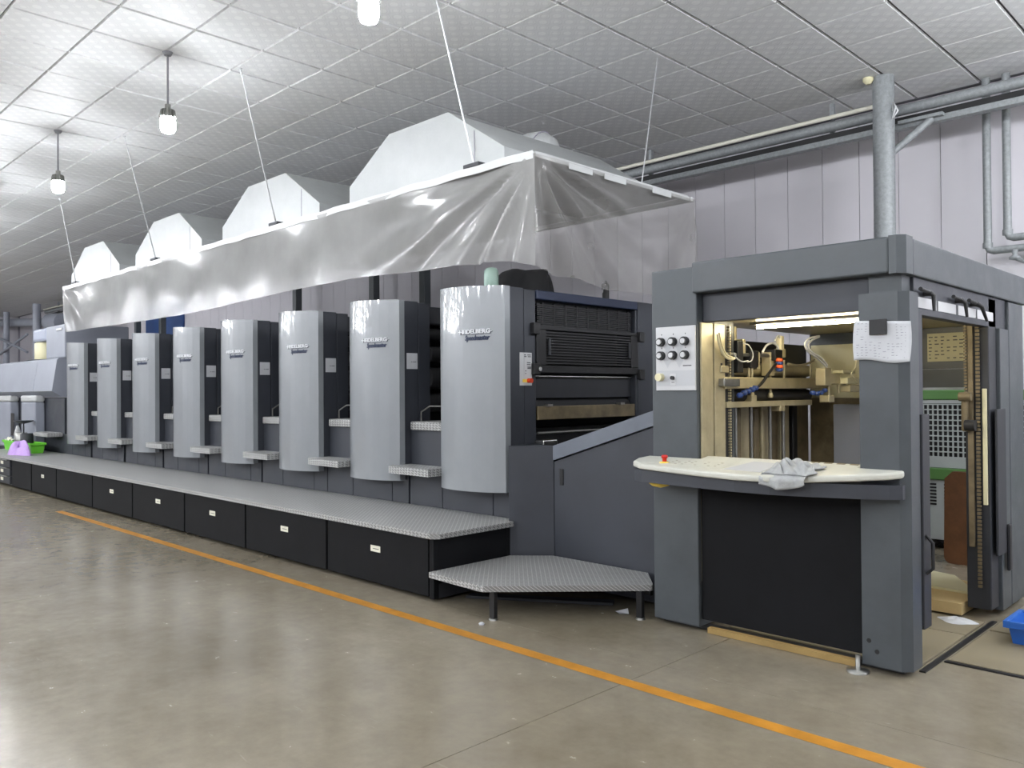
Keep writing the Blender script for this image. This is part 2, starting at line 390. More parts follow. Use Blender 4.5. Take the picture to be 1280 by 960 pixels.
# ================================================================ pendant lamps
LL = 'round LED bulb lamp hanging on a thin rod from the tiled ceiling'  # label shared by the visible lamps and the added unseen ones
def make_lamp():
    t = thing('pendant_lamp', LL, 'lamp', (-4.2, 2.99, 3.7), 'LED bulb lamps hanging in rows')
    x, y = -4.2, 2.99
    build('rod', MB().cyl((x, y, 3.98), (x, y, ZC), .009, 8), 'wire_dark', t)
    build('ceiling_cap', MB().lathe((x, y, ZC-.03), [(.03, 0), (.045, .03)], 12), 'wire_dark', t)
    hs = MB().lathe((x, y, 3.87), [(.06, 0), (.045, .06), (.025, .09), (.025, .12)], 16)
    for k in range(14):
        a = 2*math.pi*k/14; c, s = math.cos(a), math.sin(a)
        hs.add([(x+.04*c-.003*s, y+.04*s+.003*c, 3.872), (x+.075*c-.003*s, y+.075*s+.003*c, 3.872), (x+.06*c-.003*s, y+.06*s+.003*c, 3.94), (x+.035*c-.003*s, y+.035*s+.003*c, 3.95),
                (x+.04*c+.003*s, y+.04*s-.003*c, 3.872), (x+.075*c+.003*s, y+.075*s-.003*c, 3.872), (x+.06*c+.003*s, y+.06*s-.003*c, 3.94), (x+.035*c+.003*s, y+.035*s-.003*c, 3.95)],
               [(0, 1, 2, 3), (7, 6, 5, 4), (0, 4, 5, 1), (1, 5, 6, 2), (2, 6, 7, 3)])
    build('heat_sink', hs, 'steel', t)
    build('globe', MB().lathe((x, y, 3.74), [(.028, 0), (.052, .012), (.064, .045), (.064, .105), (.056, .13)], 14), 'lamp_globe', t)
    return t
lamp = make_lamp()
for j, y in enumerate((2.99, -.4, -2.1, -3.8, -5.5, -7.2)):  # first row is visible; the rest are added unseen lamps lighting the hall
    for k in range(-2, 9):
        if (j, k) == (0, 0): continue
        o = copy_tree(lamp); o.location = (-4.2-3.0*k, y, 3.7)
for x in (-.8, .7, 2.2, 3.7, 5.2):  # lamps added out of view to brighten the rear wall and ceiling
    o = copy_tree(lamp); o.location = (x, 6.2, 3.7)
for x, y in ((.1, 7.7), (1.6, 7.7), (3.1, 7.7), (4.6, 7.7), (1.8, 4.6), (3.3, 4.6), (4.8, 4.6)):  # further unseen lamps, added to lighten the duct sides and ceiling
    o = copy_tree(lamp); o.location = (x, y, 3.7)

# ================================================================ printing units
RX = [-4.45, -5.76, -7.06, -8.38, -9.70, -11.04, -12.41, -13.78]
CW = .74
def cover_y(x, R):
    t = min(1, max(0, (x-(R-CW))/CW)); return 4.39-.085*4*t*(1-t)
def unit_cover(u, R):
    n = 16; vs = []; fs = []
    prof = [(R-CW+CW*k/n) for k in range(n+1)]
    ys = [cover_y(x, R) for x in prof]
    pts = [(R-CW, 4.46)]+list(zip(prof, ys))+[(R+.0, 4.46)]
    # chamfer strip on the right edge
    pts = [(R-CW, 4.46)]+[(x, y) for x, y in zip(prof, ys) if x < R-.075]+[(R-.075, cover_y(R-.075, R)), (R-.002, 4.405), (R, 4.46)]
    m = len(pts)
    zt = [2.297-.034*(p[0]-(R-CW))/CW for p in pts]; zb = [.672+.012*(p[0]-(R-CW))/CW for p in pts]
    mb = MB()
    vs = [(p[0], p[1], b) for p, b in zip(pts, zb)]+[(p[0], p[1], z) for p, z in zip(pts, zt)]
    for i in range(m-1):
        mb.add([vs[i], vs[i+1], vs[m+i+1], vs[m+i]], [(0, 1, 2, 3)], False)
    mb.add(vs[m:], [list(range(m))]); mb.add(vs[:m], [list(range(m))[::-1]])
    mb.add([vs[0], vs[m-1], vs[2*m-1], vs[m]], [(3, 2, 1, 0)])
    o = build('cover', mb, 'cover_grey', u, 'light grey curved front cover')
    bm = bmesh.new(); bm.from_mesh(o.data); bmesh.ops.remove_doubles(bm, verts=bm.verts, dist=1e-5); bm.to_mesh(o.data); bm.free()
    for p in o.data.polygons:
        nx, ny, nz = p.normal
        p.use_smooth = abs(nz) < .3 and ny < -.75
    try: o.data.set_sharp_from_angle(angle=math.radians(25))
    except Exception: pass
    return o
def on_cover(tm, x0, z0, R, lift):
    mb = MB(); mb.f = tm.f; mb.sm = tm.sm
    mb.v = [Vector((x0+v.x, cover_y(x0+v.x, R)-lift-v.z, z0+v.y)) for v in tm.v]
    return mb
ORD = ['first', 'second', 'third', 'fourth', 'fifth', 'sixth', 'seventh', 'eighth']
def unit_common(u, R, prev=None):
    """frames, covers and plates shared by all units; everything in world coordinates at right edge R"""
    L = R-1.294
    build('base', MB().box(L, R+(.0 if prev is None else 0), 4.525, 6.34, .02, .78), 'slate_dark', u)
    for a, b in ((L, R-.86), (R-.856, R-.244), (R-.24, R-.002)):
        build('base_panel', MB().box(a+.002, b-.002, 4.50, 4.523, .02, .80, .004), 'slate', u)
    build('side_frame', MB().box(R-.72, R-.012, 4.465, 4.625, .80, 2.262, .008), 'slate', u)
    build('inner_frame', MB().box(R-.70, R-.016, 4.631, 4.762, .80, 2.255, .006), 'slate', u)
    build('rear_frame', MB().box(R-.72, R-.012, 6.08, 6.36, .80, 2.262, .008), 'slate', u)
    build('core', MB().box(R-.66, R-.22, 4.765, 6.075, .79, 2.06), 'inside_black', u)
    build('top_guard', MB().box(R-.66, R-.10, 4.765, 6.075, 2.07, 2.24, .02), 'slate_dark', u)
    cv = unit_cover(u, R)
    tx = text_mb('HEIDELBERG', .046, .004, 0, .0012)
    w_ = max(v.x for v in tx.v); sc = .30/w_
    for v in tx.v: v.x *= sc
    # the wordmark's first and last letters carry long cross strokes
    tx.box(-.014, .028, .0135, .0185, -.004, .004).box(.29, .314, .0135, .0185, -.004, .004)
    x0 = R-.40
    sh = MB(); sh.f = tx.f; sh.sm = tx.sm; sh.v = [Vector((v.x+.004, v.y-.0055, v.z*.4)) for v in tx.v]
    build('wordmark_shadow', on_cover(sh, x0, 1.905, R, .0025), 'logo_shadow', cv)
    build('wordmark', on_cover(tx, x0, 1.905, R, .006), 'logo_white', cv, 'raised white lettering HEIDELBERG')
    t2 = text_mb('Speedmaster', .056, .002, .22, .0013)
    w_ = max(v.x for v in t2.v); sc = .235/w_
    for v in t2.v: v.x *= sc
    build('model_lettering', on_cover(t2, x0+.06, 1.853, R, .004), 'logo_blue', cv, 'dark blue slanted lettering Speedmaster')
def unit_step(u, R):
    pts = [(R-.045, 4.36)]+[(R-.045+.075*(1-math.cos(a)), 4.36-.085*math.sin(a)) for a in [math.pi/2*k/5 for k in range(1, 6)]]+[(R+.30, 4.262), (R+.545, 4.268), (R+.545, 4.53), (R-.01, 4.53), (R-.01, 4.40), (R-.045, 4.40)]
    build('tread', MB().prism(pts, .762, .823), 'tread_plate', u, 'chequered footstep between two covers')
    build('riser_panel', MB().box(R+.0, R+.545, 4.53, 4.552, .80, 1.12), 'slate', u)
    build('upper_tread', MB().box(R+.022, R+.535, 4.50, 4.90, 1.122, 1.198, .012), 'tread_plate', u)
    rl = MB()
    for z, r, dx in ((1.36, .085, -.10), (1.58, .10, -.08), (1.80, .07, -.06), (1.98, .055, -.09)):
        rl = MB().cyl((R+dx, 4.765, z), (R+dx, 6.075, z), r, 14); build('roller', rl, 'rubber', u)
    build('guard_bar', MB().tube([(R+.03, 4.62, 1.2), (R+.03, 4.62, 1.28), (R+.10, 4.66, 1.33), (R+.3, 4.70, 1.33)], .008, 6), 'steel', u)
    s = build('sticker', MB().box(R-.0125, R-.009, 4.492, 4.612, 1.66, 1.80), 'paper', u, 'small white paper sticker')
    k = MB()
    for i in range(2): k.box(R-.0092, R-.0085, 4.54+.02*i, 4.552+.02*i, 1.72, 1.726)
    k.box(R-.0092, R-.0085, 4.575, 4.595, 1.72, 1.726)
    build('print', k, 'print_dark', s)

UL = ['printing unit with a light grey curved cover and open end beside the sheet feeder',
      ] + ['printing unit with a light grey curved cover, %s from the sheet feeder' % ORD[i] for i in range(1, 8)]
UG = 'printing units of the press'
R = RX[0]
u0 = thing('printing_unit', UL[0], 'printing unit', (R-.6, 5.4, 0), UG); unit_common(u0, R)
u1 = thing('printing_unit', UL[1], 'printing unit', (RX[1]-.6, 5.4, 0), UG); unit_common(u1, RX[1], 1); unit_step(u1, RX[1])
for i in range(2, 8):
    c = copy_tree(u1); c.location.x = RX[i]-.6; c['label'] = UL[i]
# --- open end of the first unit
xe = R-.012
build('far_end_panel', MB().box(R-.03, R+.002, 6.10, 6.37, .8, 2.255, .006), 'slate', u0)
build('top_bar', MB().box(R-.10, R-.0, 4.768, 6.10, 2.185, 2.258, .008), 'blue_bar', u0, 'dark blue bar above the grille')
for k in range(11):
    z = 2.155-.0165*k
    build('grille_slat', MB().box(R-.06, R-.035, 4.80, 6.04, z-.011, z), 'black', u0)
for k in range(9):
    y = 4.86+.142*k
    build('grille_post', MB().box(R-.058, R-.033, y, y+.012, 1.97, 2.165), 'black', u0)
gd = build('swing_guard', MB().box(R-.03, R+.0, 4.76, 6.12, 1.945, 1.975, .005).box(R-.03, R, 4.76, 6.12, 1.60, 1.66, .005).box(R-.03, R, 4.76, 4.87, 1.66, 1.945, .004).box(R-.03, R, 6.0, 6.12, 1.66, 1.945, .004), 'black', u0)
for k in range(12):
    z = 1.935-.0225*k
    build('guard_slat', MB().box(R-.024, R-.006, 4.872, 5.998, z-.013, z), 'black', gd)
for yy in (4.90, 5.96):
    build('grip', MB().box(R-.0, R+.018, yy-.012, yy+.012, 1.74, 1.88, .005), 'slate_dark', gd)
for yy, zz in ((4.735, 1.95), (4.735, 1.63), (6.13, 1.94), (6.13, 1.60)):
    h = build('hinge_block', MB().box(R-.02, R+.03, yy-.035, yy+.035, zz-.045, zz+.045, .006), 'black', gd)
build('bolt', MB().cyl((R+.03, 4.75, 1.63), (R+.045, 4.75, 1.63), .018, 10), 'chrome', gd)
build('gripper_bar', MB().cyl((R-.06, 4.78, 1.575), (R-.06, 6.06, 1.575), .014, 8), 'chrome', u0)
build('dark_plate', MB().box(R-.10, R-.07, 4.77, 6.08, 1.40, 1.57), 'slate_dark', u0)
build('cylinder', MB().cyl((R-.22, 4.77, 1.30), (R-.22, 6.07, 1.30), .15, 24), 'inside_black', u0)
build('lower_bar', MB().box(R-.035, R-.01, 4.78, 6.06, 1.225, 1.335, .006), 'grimy_steel', u0, 'tan metal bar across the open end')
build('lower_rod', MB().cyl((R-.02, 4.78, 1.12), (R-.02, 6.06, 1.12), .012, 8), 'steel', u0)
for yy in (4.9, 5.85):
    build('bracket', MB().box(R-.035, R+.012, yy-.03, yy+.03, 1.332, 1.35), 'steel', u0)
lbl = build('warning_label', MB().box(R-.0125, R-.009, 4.573, 4.618, 1.50, 1.757).box(R-.0165, R-.006, 4.618, 4.705, 1.50, 1.757), 'panel_white', u0, 'tall white label with a red and yellow button')
pm = MB()
for z, y0, y1 in ((1.735, 4.62, 4.64), (1.735, 4.655, 4.695), (1.722, 4.62, 4.645), (1.722, 4.66, 4.695), (1.675, 4.65, 4.69), (1.66, 4.65, 4.69), (1.64, 4.655, 4.695), (1.63, 4.655, 4.695), (1.61, 4.63, 4.642), (1.59, 4.63, 4.64)):
    pm.box(R-.006, R-.0052, y0, y1, z, z+.007)
build('print', pm, 'print_dark', lbl)
build('yellow_patch', MB().box(R-.006, R-.004, 4.59+.01, 4.66, 1.525, 1.55), 'yellow', lbl)
build('button', MB().cyl((R-.006, 4.665, 1.538), (R+.03, 4.665, 1.538), .019, 12), 'orange_button', lbl)

# ================================================================ far end of the press (delivery)
d = thing('press_delivery', 'grey delivery section at the far end of the press beyond the last curved cover', 'press', (-17.2, 5.4, 0))
build('base', MB().box(-19.8, -15.1, 4.52, 6.34, .02, 1.40), 'slate', d)
build('hood', MB().prism([(4.50, 1.42), (4.34, 1.52), (4.42, 2.05), (4.45, 2.08), (6.34, 2.08), (6.34, 1.42)], -16.2, -15.15, 'x'), 'haze_grey', d)
build('hood', MB().prism([(4.50, 1.42), (4.34, 1.52), (4.42, 2.05), (4.45, 2.08), (6.34, 2.08), (6.34, 1.42)], -19.8, -16.215, 'x'), 'haze_grey', d)
for x0, x1 in ((-17.0, -16.15), (-18.5, -17.73), (-19.6, -19.0)):
    p = build('pillar', MB().box(x0, x1, 4.36, 4.515, .48, 1.33, .02), 'haze_grey', d)
    build('pillar_cap', MB().box(x0-.01, x1+.01, 4.35, 4.515, 1.335, 1.45, .03), 'white_sheet', p)
build('window', MB().box(-17.75+.1, -17.45, 4.352, 4.362, .70, 1.12, .004), 'black', d)
build('tread', MB().box(-15.95, -15.15, 4.27, 4.515, .75, .82, .015), 'tread_plate', d)
cb = thing('delivery_cabinet', 'blue-grey cabinet with a pale rounded front standing on the delivery section', 'cabinet', (-15.7, 5.0, 2.085))
build('body', MB().box(-16.2, -15.18, 4.55, 5.6, 2.09, 2.66, .02), 'haze_grey', cb)
build('front', MB().box(-17.0, -16.22, 4.55, 4.95, 2.42, 2.66, .05), 'pale_blue_grey', cb)
build('drum', MB().lathe((-16.75, 4.75, 2.09), [(.22, 0), (.23, .02), (.23, .31), (.2, .325)], 20), 'cream', cb)
build('handle', MB().box(-15.6, -15.3, 4.535, 4.55, 2.56, 2.60, .006), 'panel_white', cb)
tag(build('paper_sheet', MB().grid(lambda u, v: (-17.1+1.7*u, 4.455+.09*v, 2.0835+.008*(1+math.sin(6*u))*(1-v)), 10, 2).grid(lambda u, v: (-17.1+1.7*u, 4.455+.09*v, 2.0815+.008*(1+math.sin(6*u))*(1-v)), 10, 2), 'paper'), 'white sheet of paper lying on the edge of the delivery section', 'paper')
# pipework behind the far end
pp_ = thing('pipe_rack', 'grey pipes on posts beyond the far end of the press', 'pipes', (-20, 7.5, 0))
build('pipe', MB().cyl(on(-60, 404, 'y', 7.9), on(66, 403, 'y', 7.5), .13, 14), 'haze_grey', pp_)
build('pipe_cap', MB().cyl(on(64, 403, 'y', 7.5), on(80, 403, 'y', 7.45), .26, 16), 'haze_grey', pp_)
q = on(46, 400, 'y', 7.3)
build('post', MB().cyl((q.x, q.y, 0), (q.x, q.y, on(46, 380, 'y', 7.3).z), .11, 10), 'haze_grey', pp_)
q = on(8, 420, 'y', 7.3)
build('post', MB().cyl((q.x, q.y, 0), (q.x, q.y, on(8, 390, 'y', 7.3).z), .09, 10), 'haze_grey', pp_)
a_, b_ = on(-10, 418, 'y', 7.2), on(34, 440, 'y', 7.2)
build('brace', MB().cyl(a_, b_, .04, 8), 'haze_grey', pp_)
build('brace', MB().cyl(on(-10, 450, 'y', 7.2), on(34, 418, 'y', 7.2), .04, 8), 'haze_grey', pp_)

# ================================================================ walkway platform
P = thing('walkway_platform', 'long low platform with a chequered steel top along the printing units', 'platform', (-9.5, 4.0, 0))
ch = [(-4.36, 3.68), (-4.41, 3.625)]
build('tread_plate', MB().prism([(-17.2, 3.625), (-4.41, 3.625), (-4.36, 3.675), (-4.36, 4.395), (-4.435, 4.40), (-4.446, 4.49), (-17.2, 4.49)], .44, .478), 'tread_plate', P, 'chequered steel plate')
build('carcass', MB().box(-17.15, -4.42, 3.70, 4.485, .02, .438), 'black', P)
PX = [-4.455, -5.75, -7.11, -8.42, -9.82, -11.14, -12.57, -13.72]
labs = {0: -5.085, 1: -6.41, 2: -7.78, 3: -9.09, 4: -10.47, 6: -13.18}
for i in range(7):
    a, b = PX[i+1]+.014, PX[i]-.014
    p = build('front_panel', MB().box(a, b, 3.655, 3.695, .03, .435, .004), 'black_panel', P)
    if i in labs:
        l = build('label', MB().box(labs[i]-.06, labs[i]+.06, 3.652, 3.655, .262, .308), 'label_cream', p)
        build('print', MB().box(labs[i]-.03, labs[i]+.045, 3.6513, 3.652, .282, .287), 'print_dark', l)
build('front_panel', MB().box(-14.75, -13.75, 3.655, 3.695, .03, .435, .004), 'black_panel', P)
for k in range(3):
    z = .05+.13*k
    dr = build('drawer', MB().box(-16.6, -14.80, 3.635, 3.695, z, z+.12, .005), 'slate_dark', P)
    build('handle', MB().box(-16.5, -14.9, 3.615, 3.64, z+.108, z+.122, .003), 'steel', dr)
    build('label', MB().box(-15.32, -15.17, 3.632, 3.635, z+.04, z+.09), 'label_cream', dr)
build('end_post', MB().box(-4.452, -4.405, 3.652, 3.70, .02, .438, .004), 'black_panel', P)
build('end_panel', MB().box(-4.425, -4.41, 3.70, 4.37, .12, .438, .003), 'black_panel', P)
build('end_foot', MB().box(-4.425, -4.41, 3.70, 4.0, .02, .12, .003), 'slate_dark', P)

# corner step
S = thing('corner_step', 'low angled chequered steel step on short legs beside the feeder', 'step', (-3.75, 4.1, 0))
sp = [(-4.395, 3.60), (-3.85, 3.565), (-3.82, 3.575), (-3.07, 4.325), (-3.07, 4.345), (-3.29, 4.60), (-4.15, 4.60), (-4.395, 4.385)]
build('tread_plate', MB().prism(sp, .184, .222), 'tread_plate', S, 'angled chequered plate')
for a, b in ((-3.80, 3.64), (-3.13, 4.29)):
    l = build('leg', MB().box(a-.022, a+.022, b-.016, b+.016, .012, .184, .003), 'black', S)
    build('foot', MB().lathe((a, b, 0), [(.03, 0), (.03, .008), (.012, .014)], 10), 'steel', l)
build('crossbar', MB().box(-4.1, -3.2, 4.50, 4.53, .10, .18), 'black', S)
tag(build('dark_board', MB().prism([(-4.33, 3.88), (-3.45, 4.42), (-3.5, 4.50), (-4.36, 3.97)], .004, .022), 'slate_dark'), 'dark flat board lying on the floor under the corner step', 'board')
tag(build('paper_scrap', MB().add([(-3.36, 4.33, .002), (-3.28, 4.36, .03), (-3.25, 4.33, .004), (-3.3, 4.3, .001), (-3.33, 4.36, .001)], [(0, 1, 2, 3), (0, 3, 2, 4), (0, 4, 1), (1, 4, 2)]), 'paper'), 'crumpled white scrap under the corner step', 'scrap')
tag(build('litter_bit', MB().lathe(tuple(on(602, 781, 'z', 0)), [(.016, 0), (.02, .008), (.008, .016)], 7), 'paper'), 'tiny white bit of litter on the floor by the orange line', 'litter')

# ================================================================ ramp housing between unit and feeder
H = thing('ramp_housing', 'dark grey housing with a sloping light rail between the first unit and the feeder', 'housing', (-3.7, 5.4, 0))
build('corner_panel', MB().prism([(-4.425, 4.41), (-4.16, 4.622), (-4.16, 4.66), (-4.44, 4.66), (-4.44, 4.50)], .02, 1.042), 'slate', H)
sl = lambda x: .936+(1.211-.936)*(x+4.149)/.888
sl2 = lambda x: 1.045+(1.313-1.045)*(x+4.148)/.889
x0, x1 = -4.155, -3.04
sd = build('side_panel', MB().prism([(x0, .02), (x1, .02), (x1, sl(x1)-.012), (x0, sl(x0)-.012)], 4.625, 4.66, 'y'), 'slate', H)
build('slot', MB().box(-4.098, -4.062, 4.618, 4.626, .752, .872, .004), 'black', sd, 'black recessed pull slot')
build('sloping_rail', MB().prism([(x0, sl(x0)), (x1, sl(x1)), (x1, sl2(x1)), (x0, sl2(x0))], 4.61, 4.68, 'y'), 'rail_grey', H)
build('far_rail', MB().prism([(x0, .02), (x1, .02), (x1, sl2(x1)), (x0, sl2(x0))], 6.24, 6.31, 'y'), 'slate', H)
build('bed', MB().prism([(x0-.28, .02), (x1, .02), (x1, sl(x1)-.1), (x0, sl(x0)-.02), (x0-.28, sl(x0)-.02)], 4.68, 6.235, 'y'), 'inside_black', H)
for k in range(3):
    build('bed_roller', MB().cyl((-4.33+.13*k, 4.69, .965), (-4.33+.13*k, 6.23, .965), .04, 10), 'steel' if k == 0 else 'rubber', H)
build('highlight_block', MB().box(-4.42, -4.32, 4.69, 4.85, 1.01, 1.075, .008), 'chrome', H)  # polished block put in to stand for the highlight on the bed

# ================================================================ sheet feeder
FD = thing('sheet_feeder', 'big open grey feeder frame with a control panel, console shelf and lit machinery inside', 'machine', (-2.25, 5.35, 0))
lp = build('front_pillar', MB().box(-3.03, -2.705, 4.30, 4.74, .03, 2.20, .008), 'feeder_grey', FD)
rp = build('front_pillar', MB().prism([(-1.735, 4.30), (-1.54, 4.30), (-1.495, 4.335), (-1.495, 4.46), (-1.735, 4.46)], .035, 1.944), 'feeder_grey', FD)
build('pillar_neck', MB().box(-1.70, -1.535, 4.345, 4.46, 1.944, 2.04), 'feeder_grey', FD)
build('pillar_guide', MB().box(-1.56, -1.50, 4.465, 4.53, .25, 1.86, .004), 'slate', FD)
bl = build('door_edge', MB().box(-1.53, -1.485, 4.47, 4.575, .22, 1.32, .004), 'slate_dark', FD)
build('pull_handle', MB().tube([(-1.485, 4.50, .50), (-1.455, 4.51, .53), (-1.455, 4.51, .66), (-1.485, 4.50, .70)], .009, 6), 'black', bl)
for x_, z_ in ((-1.66, .06), (-1.70, .11)):
    build('pillar_hole', MB().cyl((x_, 4.2985, z_+.05), (x_, 4.301, z_+.05), .012, 12), 'black', rp)
build('roof_front_beam', MB().box(-2.725, -1.575, 4.28, 4.52, 2.037, 2.222, .01), 'feeder_grey', FD)
build('roof_corner_cap', MB().prism([(-1.572, 4.275), (-1.535, 4.275), (-1.498, 4.31), (-1.498, 4.40), (-1.572, 4.40)], 2.032, 2.225), 'feeder_grey', FD)
build('roof_side_beam', MB().box(-1.60, -1.50, 4.41, 6.62, 2.03, 2.218, .008), 'feeder_grey', FD)
build('roof_rear_beam', MB().box(-2.95, -1.61, 6.40, 6.62, 2.03, 2.21, .008), 'feeder_grey', FD)
build('roof_plate', MB().box(-2.99, -1.61, 4.53, 6.39, 2.12, 2.19), 'feeder_grey', FD)
build('lower_front_beam', MB().box(-2.70, -1.705, 4.36, 4.41, 1.864, 2.036, .004), 'slate', FD)
sb = build('lower_side_beam', MB().box(-1.58, -1.52, 4.47, 6.145, 1.838, 2.03, .004), 'slate', FD)
for a, b in ((4.50, 4.80), (4.83, 5.13), (5.17, 5.50), (5.53, 5.86)):
    build('white_strip', MB().box(-1.52, -1.516, a, b, 1.875, 1.93), 'panel_white', sb)
for y_, t in ((4.62, -.03), (5.14, .0), (5.42, .10)):
    lv = build('clamp_lever', MB().tube([(-1.52, y_, 1.955), (-1.49, y_, 1.955), (-1.475, y_+.02+t*.3, 1.94), (-1.47, y_+.03+t, 1.86)], [.016, .018, .012, .008], 8), 'rubber', sb)
    build('lever_bar', MB().cyl((-1.49, y_-.14, 1.965), (-1.49, y_+.01, 1.957), .011, 8), 'rubber', lv)
# rear pillar
rr = build('rear_pillar', MB().box(-1.66, -1.52, 5.77, 5.93, .06, 2.02, .006), 'slate_dark', FD)
build('rear_pillar', MB().box(-1.60, -1.50, 5.94, 6.14, .03, 1.836, .006), 'feeder_grey', FD)
build('rear_pillar', MB().box(-1.62, -1.50, 6.15, 6.50, .03, 2.02, .008), 'feeder_grey', FD)
build('door_edge', MB().box(-1.50, -1.485, 5.80, 5.99, .40, 1.32, .004), 'slate_dark', FD)
build('door_pull', MB().box(-1.49, -1.468, 5.985, 6.04, .28, .58, .012), 'black', FD)
build('guide_strip', MB().box(-1.556, -1.532, 5.75, 5.768, .72, 1.45, .003), 'cream', rr)
build('guide_channel', MB().box(-1.64, -1.605, 5.75, 5.768, .45, 1.95, .003), 'grimy_steel', rr)
for yb in (5.752,):
    cm = MB()
    for k in range(70):
        z = .20+.024*k
        cm.box(-1.59, -1.568, yb-.008, yb+.006, z, z+.016)
    o = build('lift_chain', cm, 'grimy_steel', rr); o['kind'] = 'stuff'
cm = MB()
for k in range(30):
    z = 1.30+.02*k
    cm.box(-1.655, -1.638, 5.735, 5.748, z, z+.013)
o = build('lift_chain', cm, 'grimy_steel', rr); o['kind'] = 'stuff'
build('chain_bracket', MB().box(-1.665, -1.63, 5.70, 5.765, 1.18, 1.38, .012).cyl((-1.67, 5.69, 1.40), (-1.60, 5.69, 1.40), .028, 10), 'grimy_steel', rr)
build('chain_pulley', MB().cyl((-1.64, 5.70, 1.22), (-1.58, 5.70, 1.22), .035, 12), 'rubber', rr)
# rear side frame with cream panel and plate
build('rear_frame', MB().box(-2.93, -1.67, 6.30, 6.36, 1.592, 2.02), 'feeder_grey', FD)
build('rear_bar', MB().box(-2.178, -1.67, 6.31, 6.36, 1.46, 1.59), 'feeder_grey', FD)
build('rear_frame', MB().box(-2.93, -2.18, 6.30, 6.36, .03, 1.598), 'grimy_steel', FD)
cp = build('cream_panel', MB().box(-2.915, -2.50, 6.285, 6.299, 1.385, 1.80, .003), 'cream', FD, 'cream metal access panel')
build('hole', MB().cyl((-2.80, 6.283, 1.45), (-2.80, 6.286, 1.45), .02, 12), 'black', cp)
build('hole', MB().cyl((-2.72, 6.283, 1.56), (-2.72, 6.286, 1.56), .008, 8), 'black', cp)
pl = build('rating_plate', MB().box(-2.05, -1.80, 6.288, 6.298, 1.645, 1.845), 'cream', FD, 'pale printed diagram plate')
pm = MB()
for i in range(6):
    for j in range(7):
        if random.random() < .75: pm.box(-2.04+.04*i, -2.04+.04*i+random.uniform(.012, .03), 6.2868, 6.288, 1.665+.025*j, 1.672+.025*j)
build('print', pm, 'print_dark', pl)
for x_ in (-2.17, -1.74):
    for z_ in (1.66, 1.83):
        build('bolt', MB().cyl((x_, 6.285, z_), (x_, 6.299, z_), .022, 10), 'steel', FD)
build('dark_side', MB().box(-2.40, -2.20, 6.20, 6.29, .05, 1.40), 'slate_dark', FD)
build('grey_column', MB().box(-2.66, -2.44, 6.10, 6.28, .05, 1.34, .006), 'haze_grey', FD)
# inner left wall
build('inner_wall', MB().box(-2.98, -2.94, 4.76, 6.28, .03, 1.42), 'grimy_steel', FD)
build('dark_panel', MB().box(-2.98, -2.95, 5.34, 6.28, 1.43, 1.80), 'black', FD)
build('grille_backing', MB().box(-2.985, -2.97, 4.76, 5.33, 1.43, 1.74), 'slate_dark', FD)
for k in range(9):
    build('grille_bar', MB().box(-2.97, -2.95, 5.0+.036*k, 5.018+.036*k, 1.56, 1.72), 'black', FD)
for k, (a, b, m_) in enumerate(((4.80, 4.90, 'black'), (4.93, 5.02, 'grimy_steel'), (5.06, 5.13, 'grimy_steel'), (5.15, 5.30, 'tan_steel'), (5.33, 5.40, 'grimy_steel'), (5.42, 5.56, 'tan_steel'), (5.58, 5.70, 'grimy_steel'), (5.73, 5.86, 'tan_steel'), (5.90, 5.97, 'black'), (5.99, 6.08, 'grimy_steel'))):
    build('vertical_bar', MB().box(-2.94, -2.90+.012*(k % 3), a, b, .05, 1.33+.02*(k % 2), .012), m_, FD)
for y_ in (4.98, 5.19, 5.46, 5.66):
    build('pile_rod', MB().cyl((-2.84, y_, .10), (-2.84, y_, 1.42), .014, 8), 'steel', FD)
# plates on the inner side of the left pillar
ip = build('pillar_plate', MB().box(-2.704, -2.69, 4.33, 4.46, .30, 1.862, .003), 'tan_steel', FD)
build('pillar_plate', MB().box(-2.704, -2.69, 4.475, 4.60, .30, 1.862, .003), 'tan_steel', FD)
build('slot', MB().box(-2.6895, -2.688, 4.545, 4.565, 1.575, 1.62), 'black', ip)
cm = MB()
for k in range(70):
    z = .6+.018*k
    cm.box(-2.70, -2.682, 4.645, 4.66, z, z+.012)
o = build('pile_chain', cm, 'tan_steel', FD); o['kind'] = 'stuff'
build('chain_channel', MB().box(-2.71, -2.698, 4.61, 4.70, .3, 1.862), 'black', FD)
# ceiling inside
build('inner_ceiling', MB().box(-2.93, -1.60, 4.415, 6.28, 1.885, 1.905), 'tan_steel', FD)
st = build('strip_housing', MB().box(-2.64, -1.72, 4.82, 4.90, 1.868, 1.884), 'steel', FD)
build('strip_tube', MB().cyl((-2.61, 4.86, 1.852), (-1.75, 4.86, 1.852), .008, 8), 'strip_light', st, 'glowing warm strip light')
